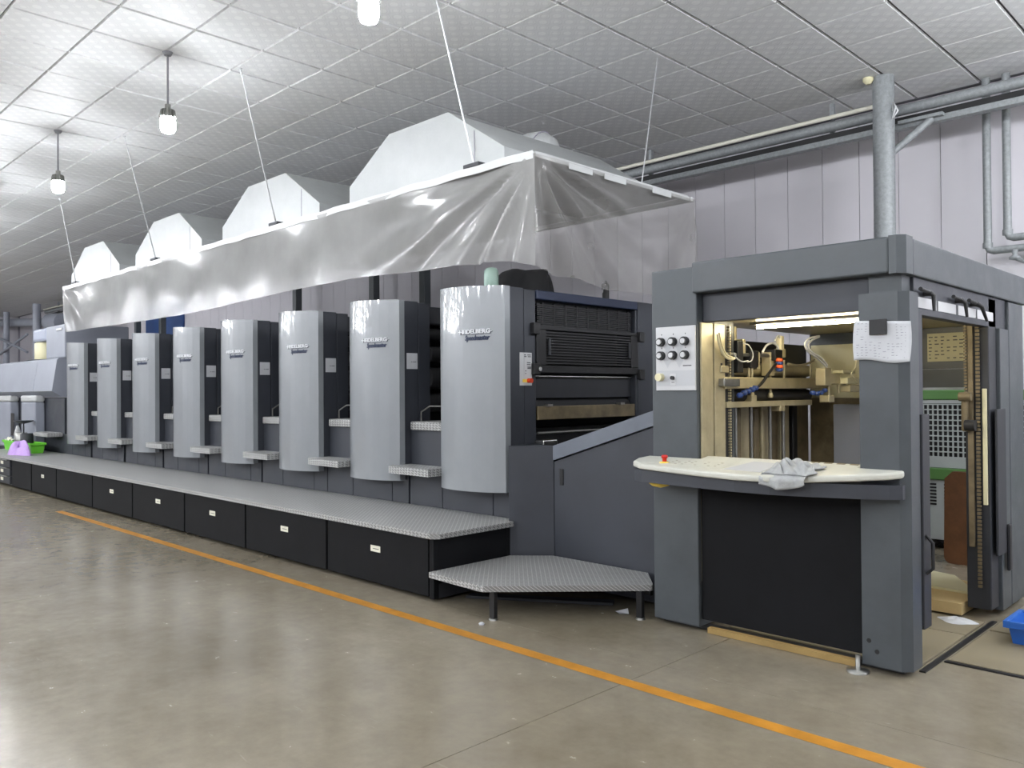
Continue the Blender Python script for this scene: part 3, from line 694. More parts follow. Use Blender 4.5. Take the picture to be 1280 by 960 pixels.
# suction head
XH = -2.70
def hp(px, py, x=XH): return on(px, py, 'x', x)
sh = build('head_beam', MB().box(XH-.05, XH+.03, hp(902, 482).y, hp(1030, 482).y, hp(960, 486).z, hp(960, 472).z, .008), 'tan_steel', FD)
build('head_cylinder', MB().cyl(hp(903, 461, XH-.1), hp(1008, 464, XH-.1), .045, 14), 'tan_steel', FD)
build('head_rail', MB().cyl(hp(900, 443), hp(978, 445), .013, 10), 'steel', FD)
build('lower_bar', MB().box(XH-.06, XH+.02, hp(906, 505).y, hp(1012, 505).y, hp(960, 508).z, hp(960, 501).z, .004), 'tan_steel', FD)
build('dark_roller', MB().cyl(hp(898, 494, XH-.06), hp(1008, 494, XH-.06), .045, 14), 'black', FD)
def blk(name, px0, px1, py0, py1, m, x=XH, dx=.05):
    a, b = hp(px0, (py0+py1)/2, x), hp(px1, (py0+py1)/2, x); c = (px0+px1)/2
    return build(name, MB().box(x-dx, x+.02, a.y, b.y, hp(c, py1, x).z, hp(c, py0, x).z, .006), m, FD)
blk('head_block', 898, 908, 457, 466, 'tan_steel')
blk('head_block', 902, 922, 473, 483, 'steel', XH+.03)
blk('head_post', 919, 926, 426, 466, 'black')
blk('head_post', 925, 929, 424, 442, 'tan_steel')
blk('head_clamp', 935, 945, 438, 460, 'black')
blk('head_clamp', 943, 947, 440, 462, 'tan_steel')
blk('head_clamp', 960, 965, 440, 470, 'tan_steel')
blk('motor', 966, 975, 437, 451, 'black', XH+.03)
blk('motor_flange', 975, 979, 436, 447, 'tan_steel', XH+.03)
blk('hanger', 907, 915, 408, 447, 'black', XH-.06)
blk('hanger', 915, 918, 408, 447, 'tan_steel', XH-.06)
blk('valve', 973, 977, 420, 438, 'hose_clear', XH+.03, .02)
for px, p0, p1 in ((940, 460, 496), (936, 455, 490), (963, 470, 490), (980, 450, 476), (1013, 455, 478)):
    build('rod', MB().cyl(hp(px, p0), hp(px, p1), .008, 8), 'tan_steel', FD)
for px in (940, 963):
    build('sucker', MB().lathe(tuple(hp(px, 497)), [(.016, 0), (.02, .012), (.012, .035)], 10), 'tan_steel', FD)
blk('sucker_block', 937, 943, 494, 502, 'tan_steel'); blk('sucker_block', 972, 978, 506, 514, 'tan_steel')
# right-hand head
blk('head_block', 1028, 1036, 460, 482, 'tan_steel', -2.45); blk('head_block', 1035, 1047, 467, 480, 'tan_steel', -2.45)
blk('head_block', 1046, 1054, 474, 481, 'cream', -2.45); blk('head_block', 1056, 1071, 472, 480, 'cream', -2.40)
blk('head_block', 1059, 1072, 481, 490, 'tan_steel', -2.40); blk('head_block', 1050, 1066, 463, 467, 'cream', -2.42)
blk('sucker_block', 1033, 1040, 494, 503, 'tan_steel', -2.45)
build('rod', MB().cyl(hp(1036, 482, -2.45), hp(1036, 495, -2.45), .009, 8), 'tan_steel', FD)
build('rod', MB().cyl(hp(1047, 481, -2.45), hp(1048, 491, -2.45), .008, 8), 'tan_steel', FD)
def hose(pts, r, m, x=XH+.04, n=8):
    P_ = [hp(a, b, x) for a, b in pts]; Q = []
    for i in range(len(P_)-1):
        p0, p1, p2, p3 = P_[max(i-1, 0)], P_[i], P_[i+1], P_[min(i+2, len(P_)-1)]
        for t in [k/6 for k in range(6)]:
            Q.append(.5*((2*p1)+(-p0+p2)*t+(2*p0-5*p1+4*p2-p3)*t*t+(-p0+3*p1-3*p2+p3)*t**3))
    Q.append(P_[-1]); return build('hose', MB().tube(Q, r*.72, n), m, FD)
hose([(897, 418), (899, 430), (905, 444), (913, 449), (918, 448)], .012, 'hose_clear')
hose([(899, 416), (902, 430), (908, 443), (916, 447)], .008, 'hose_clear')
hose([(917, 441), (921, 448), (928, 452), (935, 451)], .007, 'panel_white')
hose([(929, 429), (936, 432), (941, 441), (940, 450), (934, 453)], .005, 'panel_white')
hose([(953, 441), (958, 432), (966, 429), (972, 433), (973, 438)], .010, 'panel_white')
hose([(968, 427), (971, 421), (974, 420), (976, 428), (976, 437)], .009, 'panel_white')
hose([(1024, 420), (1012, 423), (1006, 430), (1010, 439), (1022, 448), (1033, 459), (1034, 466)], .009, 'panel_white', -2.45)
hose([(1024, 421), (1014, 426), (1010, 433), (1016, 441), (1027, 448), (1034, 457)], .009, 'panel_white', -2.45)
hose([(1070, 447), (1069, 460), (1064, 468), (1072, 476)], .008, 'hose_clear', -2.35)
hose([(985, 455), (997, 457), (1008, 455), (1018, 450)], .012, 'tan_steel')
hose([(925, 494), (934, 489), (944, 486), (953, 478), (960, 468), (966, 460), (970, 455)], .013, 'black', XH+.06)
bh = [(925, 494), (930, 491), (935, 489), (940, 487), (944, 485)]
for i, (a, b) in enumerate(bh):
    p = hp(a, b, XH+.06); build('hose_joint', MB().lathe((p.x, p.y, p.z-.016), [(.014, 0), (.022, .012), (.022, .02), (.014, .032)], 10), 'blue_hose', FD)
for i, (a, b) in enumerate([(1016, 491), (1021, 492), (1026, 491), (1031, 488)]):
    p = hp(a, b, -2.45); build('hose_joint', MB().lathe((p.x, p.y, p.z-.014), [(.012, 0), (.02, .01), (.02, .018), (.012, .028)], 10), 'blue_hose', FD)
for py, m_ in ((450, 'orange_hose'), (454, 'blue_hose'), (458, 'orange_hose'), (462, 'blue_hose')):
    p = hp(974, py, XH+.06); build('hose_joint', MB().lathe((p.x, p.y, p.z-.014), [(.016, 0), (.026, .008), (.026, .018), (.016, .026)], 12), m_, FD)
# control panel on the left pillar
cpn = build('control_panel', MB().box(-2.992, -2.708, 4.288, 4.299, 1.452, 1.845, .003), 'panel_white', FD, 'white control panel with six black knobs')
dm = MB()
for cx_ in (-2.905, -2.82):
    for cz_ in (1.72, 1.635):
        dm.add([(cx_-.028, 4.2874, cz_), (cx_, 4.2874, cz_-.045), (cx_+.028, 4.2874, cz_), (cx_, 4.2874, cz_+.045)], [(0, 1, 2, 3)])
build('diamond_print', dm, 'print_grey', cpn)
build('dotted_field', MB().box(-2.985, -2.712, 4.2868, 4.288, 1.48, 1.575), 'print_grey', cpn)
build('maker_print', MB().box(-2.795, -2.735, 4.2868, 4.288, 1.60, 1.606), 'print_dark', cpn)
for i in range(3):
    for j in range(2):
        x_, z_ = -2.948+.086*i, 1.752-.084*j
        k = build('knob', MB().cyl((x_, 4.288, z_), (x_, 4.262, z_), .027, 18), 'black', cpn)
        build('knob_cap', MB().cyl((x_-.001, 4.262, z_), (x_-.001, 4.252, z_), .0165, 14), 'panel_white', k)
        build('tick', MB().box(x_-.003, x_+.003, 4.2868, 4.288, z_+.042, z_+.05), 'print_dark', cpn)
build('rotary_switch', MB().cyl((-2.952, 4.288, 1.535), (-2.952, 4.25, 1.535), .024, 14), 'cream', cpn)
ks = build('key_switch', MB().box(-2.885, -2.845, 4.284, 4.287, 1.485, 1.555), 'panel_white', cpn)
build('key_knob', MB().cyl((-2.865, 4.284, 1.53), (-2.865, 4.268, 1.53), .012, 12), 'black', ks)
build('key_mark', MB().box(-2.875, -2.855, 4.2832, 4.284, 1.500, 1.504), 'print_dark', ks)
# front kick panel, board edge, levelling foot
build('kick_panel', MB().box(-2.70, -1.74, 4.325, 4.35, .075, .93, .004), 'black_panel', FD, 'black panel below the console')
build('levelling_foot', MB().lathe((-1.74, 4.255, 0), [(.055, 0), (.055, .012), (.012, .014), (.012, .09)], 14), 'steel', FD)
build('floor_rail', MB().box(-3.0, -1.55, 4.365, 4.42, .005, .03), 'black', FD)
# console shelf
fr = [(-3.06, 4.13), (-2.97, 4.075), (-2.80, 4.045), (-2.55, 4.01), (-2.30, 3.985), (-2.10, 3.995), (-1.90, 4.05), (-1.70, 4.14), (-1.56, 4.215), (-1.512, 4.26)]
top = fr+[(-1.512, 4.297), (-3.05, 4.297), (-3.085, 4.22)]
def ztop(y): return 1.002+.145*(y-4.0)
def sloped(pts, lo, hi): 
    mb = MB().prism(pts, 0, 1); mb.v = [Vector((v.x, v.y, ztop(v.y)+(hi if v.z > .5 else lo))) for v in mb.v]; return mb
cs = build('console_shelf', sloped(top[:-3]+[(-1.512, 4.297), (-1.738, 4.297), (-1.738, 4.38), (-2.685, 4.38), (-2.685, 4.297), (-3.05, 4.297), (-3.085, 4.22)], -.036, 0), 'console_white', FD, 'cream console shelf with a curved front edge')
bv = cs.modifiers.new('bevel', 'BEVEL'); bv.width = .012; bv.segments = 3
build('shelf_bracket', MB().prism([(x_, 4.297-(4.297-y_)*.9) for x_, y_ in fr]+[(-1.512, 4.297), (-3.04, 4.297)], .90, .972), 'slate', FD)
build('console_inlay', sloped([(-2.96, 4.12), (-2.42, 4.07), (-2.40, 4.26), (-2.93, 4.28)], 0, .0015), 'console_white', cs)
build('tray_recess', sloped([(-2.40, 4.08), (-2.17, 4.06), (-2.15, 4.28), (-2.33, 4.29)], 0, .0015), 'print_grey', cs)
kb = MB()
for i in range(9):
    for j in range(3):
        if random.random() < .6: y_ = 4.12+.04*j; kb.box(-2.84+.044*i, -2.826+.044*i, y_, y_+.008, ztop(y_)+.0016, ztop(y_)+.003)
build('key_print', kb, 'grimy_steel', cs)
for k in range(4):
    build('vent_slot', sloped([(-2.02+.07*k, 4.345), (-1.975+.07*k, 4.345), (-1.975+.07*k, 4.365), (-2.02+.07*k, 4.365)], 0, .0015), 'grimy_steel', cs)
ze = ztop(4.135)
build('emergency_base', MB().lathe((-2.83, 4.135, ze-.002), [(.03, 0), (.03, .006), (.012, .009)], 14), 'yellow', cs)
build('emergency_button', MB().lathe((-2.83, 4.135, ze+.006), [(.013, 0), (.013, .02), (.019, .022), (.019, .036), (.013, .04)], 14), 'red', cs, 'red emergency stop button')
build('handle_knob', MB().lathe((-2.90, 4.19, .862), [(.005, 0), (.05, .012), (.07, .028), (.05, .038)], 16), 'yellow', FD, 'yellowed round knob under the console')

# things on the feeder
def cloth(u, v):
    a = u*1.6; x_ = -2.14+.25*u+.02*math.sin(7*v); y_ = 4.02+.22*v
    d_ = min(u, 1-u, v, 1-v)
    z_ = ztop(y_)+.006+.05*min(1, d_*5)*(.6+.4*math.sin(9*u+5*v)*math.cos(11*v-3*u))+.012*math.sin(23*u+17*v)*min(1, d_*8)
    return Vector((x_+.012*math.sin(13*v+3*u), y_+.015*math.sin(11*u), z_))
def cloth2(u, v):
    p = cloth(u, 0); t = v
    return Vector((p.x+.01*math.sin(9*u)*t, p.y-.035*min(1, t*3), p.z-.075*t*(.6+.4*math.sin(3.0*u+.3))))
cl = MB().grid(cloth, 36, 30).grid(cloth2, 36, 6)
o = tag(build('rag', cl, 'cloth_grey', fixn=False), 'crumpled grey rag lying on the cream console shelf', 'rag')
sm_ = o.modifiers.new('solid', 'SOLIDIFY'); sm_.thickness = .004; sm_.offset = 1
def note(u, v):
    return Vector((-1.752+.277*u+.012*math.sin(3*v)*(u-.5), 4.291-.006*math.sin(5*u+2*v)-.018*v*v*(.4+u*.6)*.6-.012*max(0, .15-u)-.01*max(0, u-.85)*3, 1.806-.205*v-.018*u+.006*math.sin(7*u)*v))
nt_ = thing('paper_note', 'wrinkled white paper note covered in writing on the feeder pillar', 'note', (-1.62, 4.29, 1.6))
o = build('sheet', MB().grid(note, 16, 12), 'paper', nt_, fixn=False); sd_ = o.modifiers.new('solid', 'SOLIDIFY'); sd_.thickness = .0015; sd_.offset = -1
pm = MB()
for j in range(13):
    for i in range(12):
        u, v = .06+.075*i, .08+.068*j
        if random.random() < .72 and not (.28 < u < .66 and v < .5):
            p = note(u, v); l = random.uniform(.006, .016); pm.box(p.x, p.x+l, p.y-.0022, p.y-.0012, p.z, p.z+.0022)
build('handwriting', pm, 'ink', nt_)
tag(build('magnet', MB().box(-1.672, -1.585, 4.272, 4.281, 1.728, 1.806, .002), 'rubber'), 'dark square magnet holding the paper note on the pillar', 'magnet')
# plank under the feeder
tag(build('plank', MB().prism([(-2.66, 4.318), (-1.78, 4.318), (-1.78, 4.36), (-2.66, 4.36)], .002, .034), 'plywood'), 'yellowish wooden plank lying under the black front panel of the feeder', 'plank')

# ================================================================ hanging canopy
CX0, CX1, CY0, CY1, CZ = -14.72, -4.125, 4.40, 6.53, 3.21
K = thing('plastic_canopy', 'long hanging canopy with a pale frame and see-through plastic curtains above the press', 'canopy', (-9.4, 5.4, 2.4))
def bar(name, x0, x1, y0, y1, m='white_sheet'): return build(name, MB().box(x0, x1, y0, y1, CZ-.03, CZ+.012, .006), m, K)
bar('frame_bar', CX0, CX1, CY0+.01, CY0+.05); bar('frame_bar', CX0, CX1, CY1-.05, CY1)
bar('frame_bar', CX1-.05, CX1-.008, CY0+.052, CY1-.052); bar('frame_bar', CX0, CX0+.04, CY0+.052, CY1-.052)
for k in range(1, 8):
    x_ = CX1+(CX0-CX1)*k/8
    bar('cross_bar', x_-.02, x_+.02, CY0+.052, CY1-.052)
build('top_sheet', MB().box(CX0+.01, CX1-.02, CY0+.06, CY1-.06, CZ+.013, CZ+.02), 'white_sheet', K)
def zbot(x):
    pts = [(-14.72, 2.475), (-9.9, 2.44), (-7.87, 2.50), (-6.47, 2.514), (-5.1, 2.466), (-4.365, 2.432), (-4.12, 2.37)]
    for (a, b), (c, d_) in zip(pts, pts[1:]):
        if a <= x <= c: return b+(d_-b)*(x-a)/(c-a)
    return 2.45
def front(u, v):
    x_ = CX0+(CX1-CX0)*u; zt = CZ-.012; zb = zbot(x_); z_ = zt+(zb-zt)*v
    dx, dz = CX1-x_, zt-z_
    ang = math.atan2(dz, dx+1e-4); r_ = math.hypot(dx, dz)
    near = math.exp(-(dx/1.7)**2)
    fold = .035*near*min(1, r_*2.2)*(math.sin(ang*16+.6*math.sin(3*r_))+.5*math.sin(ang*29+1))
    wav = .012*v*math.sin(x_*2.1+.7)+.008*v*math.sin(x_*5.3)+.006*math.sin(x_*1.3+z_*4)
    fd = math.exp(-((x_-CX0)/.7)**2)
    fold += .03*fd*math.sin(math.atan2(dz, x_-CX0+.02)*9)*min(1, (x_-CX0+dz)*2)
    kk = min(1, dx*5)
    return Vector((x_+.012*u, CY0-.012+(fold+wav-.04*near*v)*kk, z_))
fc = build('front_curtain', MB().grid(front, 420, 26), 'film', K, 'milky plastic curtain with folds', fixn=False)
def zend(y):
    pts = [(4.40, 2.37), (4.667, 2.323), (5.249, 2.269), (5.855, 2.27), (6.54, 2.30)]
    for (a, b), (c, d_) in zip(pts, pts[1:]):
        if a <= y <= c: return b+(d_-b)*(y-a)/(c-a)
    return 2.32
def endc(u, v):
    y_ = CY0+(CY1-CY0)*u; zt = CZ-.012; z_ = zt+(zend(y_)-zt)*v
    dy, dz = y_-CY0, zt-z_; ang = math.atan2(dz, dy+1e-4); r_ = math.hypot(dy, dz)
    near = math.exp(-(dy/1.3)**2)
    fold = .045*near*min(1, r_*2.2)*(math.sin(ang*13)+.4*math.sin(ang*27+2))
    a2 = math.atan2(dz, CY1-y_+.05); fold += .02*math.exp(-((CY1-y_)/.9)**2)*math.sin(a2*10)*min(1, dz*3)
    fold += .012*math.sin(y_*4+z_*3)*v
    return Vector((CX1+.012+fold*min(1, dy*5), y_-.012*(1-u), z_))
build('end_curtain', MB().grid(endc, 110, 30), 'film_clear', K, 'see-through plastic end curtain gathered at the corner', fixn=False)
def rearc(u, v):
    x_ = CX0+(CX1-CX0)*u; zt = CZ-.012; z_ = zt+(2.40-zt)*v
    return Vector((x_, CY1+.012+.012*v*math.sin(x_*2.6)+.006*math.sin(x_*6), z_))
def edge_hem(u, v):
    x_ = CX0+(CX1-CX0)*u
    return Vector((x_, CY0-.018+.006*math.sin(x_*7), CZ+.016-.06*v+.004*math.sin(x_*11)))
build('top_hem', MB().grid(edge_hem, 200, 2), 'white_sheet', K, fixn=False)
for y_ in (4.72, 5.15, 5.8):
    build('tape', MB().box(CX1+.055, CX1+.06, y_, y_+.28, CZ-.075, CZ-.03), 'white_sheet', K)
for x_ in (-4.80, -7.90, -11.05, -14.2):
    c = build('clip', MB().box(x_-.09, x_+.09, CY0-.02, CY0+.06, CZ+.018, CZ+.05, .006), 'slate_dark', K)
for i, (a, b) in enumerate(zip([(-4.81, 4.05), (-7.09, 3.61), (-9.89, 3.60), (-13.7, 4.04)], [-4.80, -7.90, -11.05, -14.2])):
    tag(build('hanger_wire', MB().tube([(a[0], a[1], ZC), (b, CY0+.02, CZ+.045)], .0075, 6).lathe((a[0], a[1], ZC-.012), [(.02, 0), (.02, .012)], 8), 'wire'), 'thin pale wire holding up the front edge of the plastic canopy', 'wire', 'canopy hanger wires')
tag(build('hanger_wire', MB().tube([(-4.264, 6.178, ZC), (-4.14, 5.75, CZ+.02)], .0055, 6), 'wire'), 'thin wire holding up the end of the plastic canopy above its end curtain', 'wire', 'canopy hanger wires')

# duct hoods
def make_duct(cx):
    t = thing('duct_hood', '', 'duct', (cx, 5.5, CZ+.022), 'white sheet-metal duct hoods on the canopy')
    zb = CZ+.022; y0, y1 = 4.5, 6.5
    pf = [(cx-1.05, zb), (cx+1.06, zb), (cx+1.06, zb+.13), (cx+.40, 3.79), (cx-.42, 3.79), (cx-1.05, zb+.19)]
    n = len(pf)
    mb = MB()
    mb.add([(a, y0, b) for a, b in pf], [list(range(n))])
    mb.add([(a, y1+.2*(b > 3.6)*0, b) for a, b in pf], [list(range(n))[::-1]])
    for i in range(n):
        a, b = pf[i], pf[(i+1) % n]; mb.add([(a[0], y0, a[1]), (b[0], y0, b[1]), (b[0], y1, b[1]), (a[0], y1, a[1])], [(0, 3, 2, 1)])
    h = build('hood_shell', mb, 'duct_white', t)
    build('seam', MB().box(cx+.715, cx+.722, y0-.003, y0, zb+.01, 3.565), 'wall_joint', h)
    e = MB().tube([(cx+.12, 6.05, 3.72), (cx+.12, 6.05, 3.80), (cx+.09, 6.05, 3.87), (cx+.02, 6.05, 3.92), (cx-.10, 6.05, 3.935), (cx-.5, 6.05, 3.935), (cx-.7, 6.05, 3.90), (cx-.82, 6.05, 3.80), (cx-.86, 6.05, 3.65), (cx-.86, 6.05, 3.30)], .135, 18)
    ep = build('exhaust_pipe', e, 'white_sheet', t)
    for p, q in (((cx+.03, 6.05, 3.915), (cx+.02, 6.05, 3.92)), ((cx-.16, 6.05, 3.935), (cx-.172, 6.05, 3.935))):
        build('pipe_ring', MB().cyl(p, q, .139, 18), 'wall_joint', ep)
    return t
DC = [-5.60, -8.24, -10.9, -13.62]
DL = ['white trapezoid duct hood on the canopy nearest its gathered end curtain'] + ['white trapezoid duct hood on the canopy, %s from its gathered end curtain' % s for s in ('second', 'third', 'fourth')]
d0 = make_duct(DC[0]); d0['label'] = DL[0]
for i in range(1, 4):
    c = copy_tree(d0); c.location.x = DC[i]; c['label'] = DL[i]

# things on top of the first unit
bg = MB()
def bagf(u, v):
    th = 2*math.pi*u; r_ = math.sin(math.pi*min(1, v*.5+.0)) if v < 1 else 1
    zz = 2.268+.20*math.sin(math.pi/2*(1-v)) if v <= 1 else 2.268
    rx, ry = .31*(v**.45), .22*(v**.45)
    k = 1+.10*math.sin(5*th+3*v)+.06*math.sin(9*th)
    return Vector((-4.86+rx*math.cos(th)*k+.08*(1-v), 4.98+ry*math.sin(th)*k, 2.266+(.19+.015*math.sin(3*th))*(1-v**5.0)))
tag(build('cloth_bundle', MB().grid(bagf, 36, 14), 'black_cloth', fixn=False), 'black cloth bundle lying on top of the first printing unit', 'cloth')
tag(build('bottle', MB().lathe((-4.80, 4.60, 2.264), [(.055, 0), (.06, .008), (.06, .15), (.055, .17), (.04, .186), (.012, .192)], 20), 'green_glass'), 'pale green rounded container standing on top of the first printing unit', 'container')
fit = thing('hose_fitting', 'small black hose fitting standing on the top bar of the first printing unit', 'fitting', (-4.5, 5.70, 2.26))
build('stem', MB().lathe((-4.5, 5.70, 2.26), [(.03, 0), (.03, .05), (.022, .06), (.022, .12)], 10), 'rubber', fit)
build('loop', MB().tube([(-4.5, 5.66, 2.34), (-4.5, 5.66, 2.38), (-4.5, 5.70, 2.41), (-4.5, 5.73, 2.38), (-4.5, 5.73, 2.27)], .012, 6), 'rubber', fit)

# ================================================================ back of the hall
col = thing('steel_column', 'round grey steel column rising behind the feeder to the ceiling', 'column', (-3.02, 8.13, 0))
build('shaft', MB().cyl((-3.02, 8.13, 0), (-3.02, 8.13, ZC), .098, 20), 'galvanised', col)
build('brace', MB().tube([(-2.98, 8.2, 3.72), (-2.66, 8.36, 4.02)], .035, 8), 'galvanised', col)
build('plate', MB().box(-2.95, -2.55, 8.30, 8.36, 4.02, 4.05), 'galvanised', col)
build('base_plate', MB().box(-3.18, -2.86, 7.97, 8.29, 0, .02), 'galvanised', col)
build('cord', MB().tube([(-2.93, 8.10, 4.10), (-2.90, 8.06, 4.16), (-2.87, 8.08, 4.08), (-2.91, 8.05, 4.0), (-2.88, 8.06, 4.12)], .008, 6), 'wire', col)
tag(build('sensor', MB().lathe((-3.13, 8.05, ZC-.06), [(.02, 0), (.05, .03), (.05, .06)], 12), 'cream'), 'small cream ceiling fitting beside the top of the grey column', 'fitting')
for x_ in (-10.64, -12.06, -14.67, on(172, 400, 'y', 8.67).x, on(203, 400, 'y', 8.67).x):
    tag(build('wall_post', MB().box(x_-.07, x_+.07, 8.60, 8.74, 0, 4.05, .01).box(x_-.14, x_+.14, 8.53, 8.81, 0, .02), 'feeder_grey'), 'grey square post standing by the rear wall behind the press', 'post', 'posts along the rear wall')
BX0, BX1 = -30., 3.
tag(build('steel_pipe', MB().cyl((BX0, 8.42, 4.185), (BX1, 8.42, 4.185), .052, 14), 'galvanised'), 'long grey steel pipe running under the ceiling along the rear wall', 'pipe')
bm_ = thing('crane_beam', 'long dark steel channel beam running below the grey pipe along the rear wall', 'beam', (-13, 8.5, 3.98))
build('web', MB().box(BX0, BX1, 8.46, 8.50, 4.0, 4.13), 'black', bm_)
build('flange', MB().box(BX0, BX1, 8.36, 8.459, 3.985, 4.045, .006), 'galvanised', bm_)
for k in range(14):
    build('hanger', MB().box(-29+k*2.3, -28.96+k*2.3, 8.48, 8.53, 4.131, ZC), 'galvanised', bm_)
pv = MB().tube([(BX0, 8.36, 4.265), (-3.20, 8.36, 4.265), (-3.165, 8.36, 4.25), (-3.155, 8.36, 4.22), (-3.155, 8.36, 0)], .022, 10)
tag(build('conduit', pv, 'pvc'), 'thin cream conduit along the rear wall turning down beside the grey column', 'conduit')
for nm, x_, z_, lab in (('drop_pipe', -2.335, 2.775, 'taller grey drop pipe on the rear wall turning right above the green machine'), ('drop_pipe', -2.165, 2.88, 'shorter grey drop pipe on the rear wall beside the taller one')):
    t = thing(nm, lab, 'pipe', (x_, 8.88, z_), 'grey drop pipes on the rear wall')
    build('pipe', MB().tube([(x_, 8.88, ZC), (x_, 8.88, z_+.05), (x_+.015, 8.88, z_+.015), (x_+.05, 8.88, z_), (1.0, 8.88, z_)], .036, 12), 'galvanised', t)
    build('elbow', MB().lathe((x_, 8.88, z_+.03), [(.045, 0), (.045, .05)], 12), 'galvanised', t)
    if z_ < 2.8:
        build('valve', MB().lathe((-2.10, 8.85, 2.66), [(.02, 0), (.05, .01), (.05, .03), (.02, .05), (.03, .1)], 12).cyl((-2.10, 8.85, 2.68), (-1.95, 8.80, 2.60), .02, 8), 'galvanised', t)

# green and grey machine behind the feeder
G = thing('ink_machine', 'green and grey machine with a square-grid vent behind the feeder', 'machine', (-1.9, 8.4, 0))
build('cabinet', MB().box(-2.88, -.9, 8.06, 8.75, .07, 1.42), 'slate_dark', G)
build('top_strip', MB().box(-2.885, -.895, 8.0, 8.76, 1.352, 1.44, .01), 'machine_green', G)
build('mid_strip', MB().box(-2.885, -.895, 7.98, 8.06, .63, .735, .01), 'machine_green', G)
vp = build('vent_panel', MB().box(-2.88, -.9, 8.035, 8.06, .74, 1.35), 'black', G)
for i in range(46):
    x_ = -2.87+.0415*i
    build('vent_upright', MB().box(x_, x_+.010, 8.015, 8.034, .83, 1.315), 'machine_grey', vp)
for j in range(11):
    z_ = .83+.0475*j
    build('vent_crossbar', MB().box(-2.87, -.95, 8.012, 8.0145, z_, z_+.011), 'machine_grey', vp)
build('panel_border', MB().box(-2.88, -.9, 8.01, 8.034, .74, .829).box(-2.88, -.9, 8.01, 8.034, 1.32, 1.35), 'machine_grey', vp)
lpn = build('lower_panel', MB().box(-2.88, -.9, 8.0, 8.058, .09, .628, .004), 'machine_grey', G)
for i in range(2):
    for j in range(7):
        build('louvre', MB().box(-2.60+.12*i, -2.545+.12*i, 7.996, 8.0, .40+.03*j, .416+.03*j), 'black', lpn)
build('bottle_tray', MB().box(-2.8, -2.0, 8.1, 8.5, 1.441, 1.47), 'steel', G)
for k in range(4):
    build('top_rail', MB().cyl((-2.8, 8.1+.1*k, 1.50), (-1.95, 8.1+.1*k, 1.50), .008, 6), 'steel', G)
bb = MB(); pts = []
for a in range(9):
    t = math.pi+math.pi/2*a/8; pts.append((-2.25+.06*math.cos(t), .06+.06*math.sin(t)))
pts += [(-1.95, 0), (-1.89, .06), (-1.89, .70), (-1.95, .76), (-2.25, .76), (-2.31, .70)]
bb.prism(pts, 0, .05, 'y')
bb.v = [Vector((v.x, 7.42+v.y+.06*v.z, v.z)) for v in bb.v]
tag(build('brown_board', bb, 'brown_board'), 'brown worn board standing on edge behind the feeder by the green and grey machine', 'board')

# floor around and inside the feeder
for nm, x0, x1, y0, y1, lab in (
        ('floor_plate', -1.46, -.25, 4.745, 5.47, 'beige floor plate beside the feeder in front of the blue crates'),
        ('floor_plate', -1.46, -.25, 5.50, 6.30, 'beige floor plate under the blue crates beside the feeder'),
        ('floor_plate', -2.62, -1.535, 4.50, 5.28, 'beige floor plate inside the feeder beside its front pillar'),
        ('floor_plate', -2.62, -1.535, 5.29, 5.66, 'narrow beige floor plate inside the feeder under the white rag')):
    tag(build(nm, MB().box(x0, x1, y0, y1, .001, .012, .002), 'floor_plate'), lab, 'floor plate')
tag(build('floor_rail', MB().box(-1.515, -1.485, 4.47, 5.74, 0, .008), 'black'), 'black rail let into the floor along the open side of the feeder', 'rail')
tag(build('floor_rail', MB().box(-1.472, -.2, 4.715, 4.738, 0, .009), 'black'), 'black rail on the floor running away from the feeder pillar', 'rail')
def sheet(u, v):
    x_ = -2.55+.80*u; y_ = 5.70+.75*v
    return Vector((x_, y_, .075+.02*math.sin(2*u)+(.02 if v > .2 else .02*v*5)))
tag(build('card_sheet', MB().prism([(-2.6, 5.95), (-2.1, 6.05), (-1.72, 6.02), (-1.70, 6.08), (-1.95, 6.5), (-2.6, 6.7)], .085, .10), 'cream'), 'pale sheet of board lying on the cardboard inside the feeder', 'board')
tag(build('cardboard', MB().prism([(-2.6, 5.74), (-1.68, 5.72), (-1.68, 6.4), (-2.6, 6.6)], .012, .084), 'cardboard'), 'brown cardboard stack on the floor inside the feeder', 'cardboard')
def ragf(u, v):
    th = 2*math.pi*u
    return Vector((-1.66+.11*v*math.cos(th)*(1+.2*math.sin(3*th)), 5.56+.07*v*math.sin(th)*(1+.2*math.cos(4*th)), .013+.022*(1-v**2)*(1+.3*math.sin(4*th))))
tag(build('white_rag', MB().grid(ragf, 24, 6), 'paper', fixn=False), 'small white rag on the floor inside the feeder', 'rag')
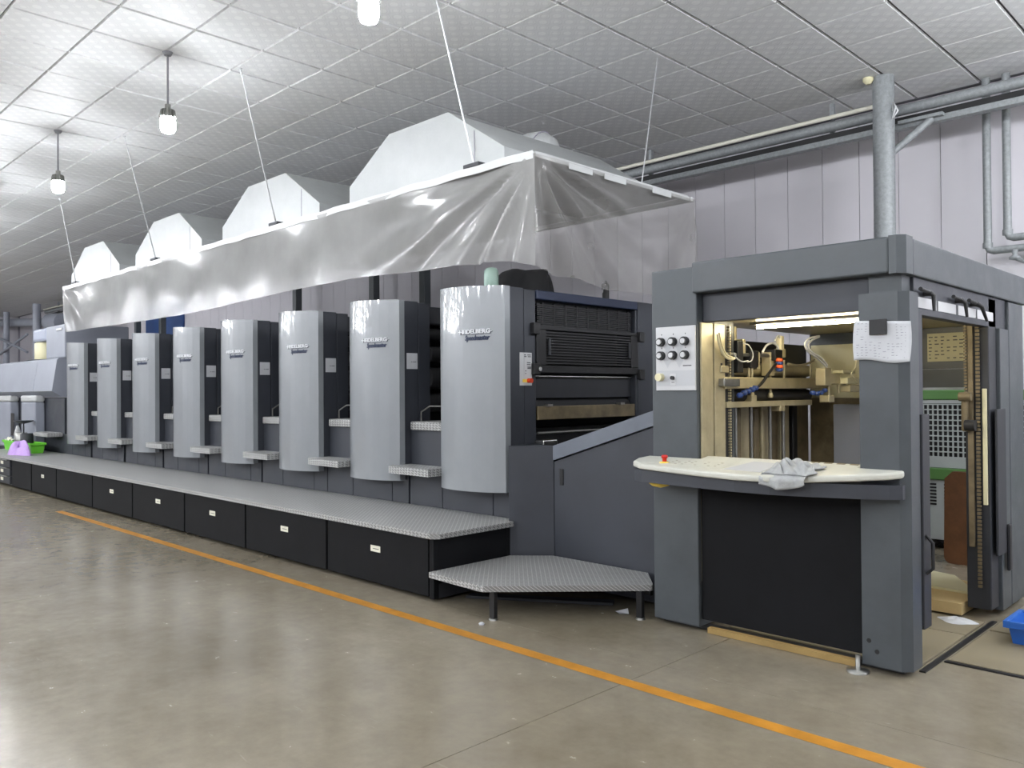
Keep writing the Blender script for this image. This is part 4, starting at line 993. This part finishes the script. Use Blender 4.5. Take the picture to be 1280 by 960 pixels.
def crate(name, cx, cy, z0, sx, sy, h, m, lab, cat, grp=None):
    t = thing(name, lab, cat, (cx, cy, z0), grp)
    a, b = sx/2, sy/2; i_ = .04; w_ = .012
    mb = MB()
    def ring(k, z): return [(cx-a+k, cy-b+k, z), (cx+a-k, cy-b+k, z), (cx+a-k, cy+b-k, z), (cx-a+k, cy+b-k, z)]
    vs = ring(i_, z0)+ring(.018, z0+h)+ring(.018+w_, z0+h)+ring(i_+w_, z0+.012)
    fs = [(3, 2, 1, 0)]+[(k, (k+1) % 4, 4+(k+1) % 4, 4+k) for k in range(4)]+[(4+k, 4+(k+1) % 4, 8+(k+1) % 4, 8+k) for k in range(4)]+[(8+k, 8+(k+1) % 4, 12+(k+1) % 4, 12+k) for k in range(4)]+[(12, 13, 14, 15)]
    build('body', mb.add(vs, fs), m, t)
    r = MB(); z1 = z0+h
    r.box(cx-a, cx+a, cy-b, cy-b+.02, z1-.035, z1+.004, .003).box(cx-a, cx+a, cy+b-.02, cy+b, z1-.035, z1+.004, .003).box(cx-a, cx-a+.02, cy-b+.02, cy+b-.02, z1-.035, z1+.004, .003).box(cx+a-.02, cx+a, cy-b+.02, cy+b-.02, z1-.035, z1+.004, .003)
    build('rim', r, m, t); return t
crate('plastic_crate', -1.02, 5.42, .013, .62, .34, .125, 'crate_blue', 'blue plastic crate on the beige plates beside the feeder, closer to the orange line', 'crate', 'blue crates')
crate('plastic_crate', -.98, 5.80, .013, .62, .34, .125, 'crate_blue', 'blue plastic crate on the beige plates beside the feeder, behind the other blue crate', 'crate', 'blue crates')

# ================================================================ things on the far end of the platform
crate('green_crate', -16.2, 4.19, .479, 1.7, .25, .17, 'crate_green', 'bright green crate on the far end of the platform', 'crate')
def pbag(u, v):
    th = 2*math.pi*u; k = 1+.16*math.sin(3*th+1)+.08*math.sin(7*th)
    ear = .05*max(0, math.cos(th-.5))**6*math.sin(math.pi*v)
    return Vector((-15.3+.40*(v**.7)*math.cos(th)*k, 3.90+.13*(v**.6)*math.sin(th)*k, .481+(.17+.05*math.sin(2*th))*(1-v**2.2)+ear))
tag(build('plastic_bag', MB().grid(pbag, 40, 14), 'bag_purple', fixn=False), 'crumpled purple plastic bag in front of the green crate', 'bag')
pot = thing('steel_pot', 'steel pot standing in the bright green crate on the platform', 'pot', (-16.35, 4.19, .495))
build('body', MB().lathe((-16.35, 4.19, .495), [(.09, 0), (.10, .01), (.10, .30), (.095, .305)], 20), 'steel', pot)
pot2 = None
tag(build('steel_drum', MB().lathe((-16.0, 4.19, .495), [(.09, 0), (.10, .01), (.10, .29), (.09, .30)], 20), 'slate_dark'), 'dark cylinder standing in the green crate beside the steel pot', 'drum')
stn = thing('dish_stand', 'dark shallow dish on a thin stem above the steel pot', 'stand', (-16.19, 4.19, .495))
build('stem', MB().cyl((-16.19, 4.19, .495), (-16.19, 4.19, .98), .012, 8).lathe((-16.19, 4.19, .495), [(.05, 0), (.05, .02)], 12), 'slate_dark', stn)
build('dish', MB().lathe((-16.19, 4.19, .96), [(.03, 0), (.10, .02), (.155, .045), (.155, .055)], 20), 'slate', stn)
tag(build('white_jug', MB().lathe((-16.55, 4.19, .495), [(.05, 0), (.055, .01), (.055, .3), (.03, .38), (.02, .42)], 14), 'white_sheet'), 'narrow white bottle standing in the green crate beside the steel pot', 'bottle')
tag(build('pink_cloth', MB().grid(lambda u, v: Vector((-16.95+.32*u, 4.075+.1*v, .66+.05*math.sin(math.pi*u)*math.sin(math.pi*v)+.015*math.sin(14*u+9*v))), 14, 8), 'label_cream', fixn=False), 'pale crumpled cloth lying on the green crate', 'cloth')

for o in list(bpy.data.objects):
    if o.type == 'MESH' and o.name.split('.')[0] in ('print', 'handwriting', 'key_print', 'diamond_print'): o['kind'] = 'stuff'
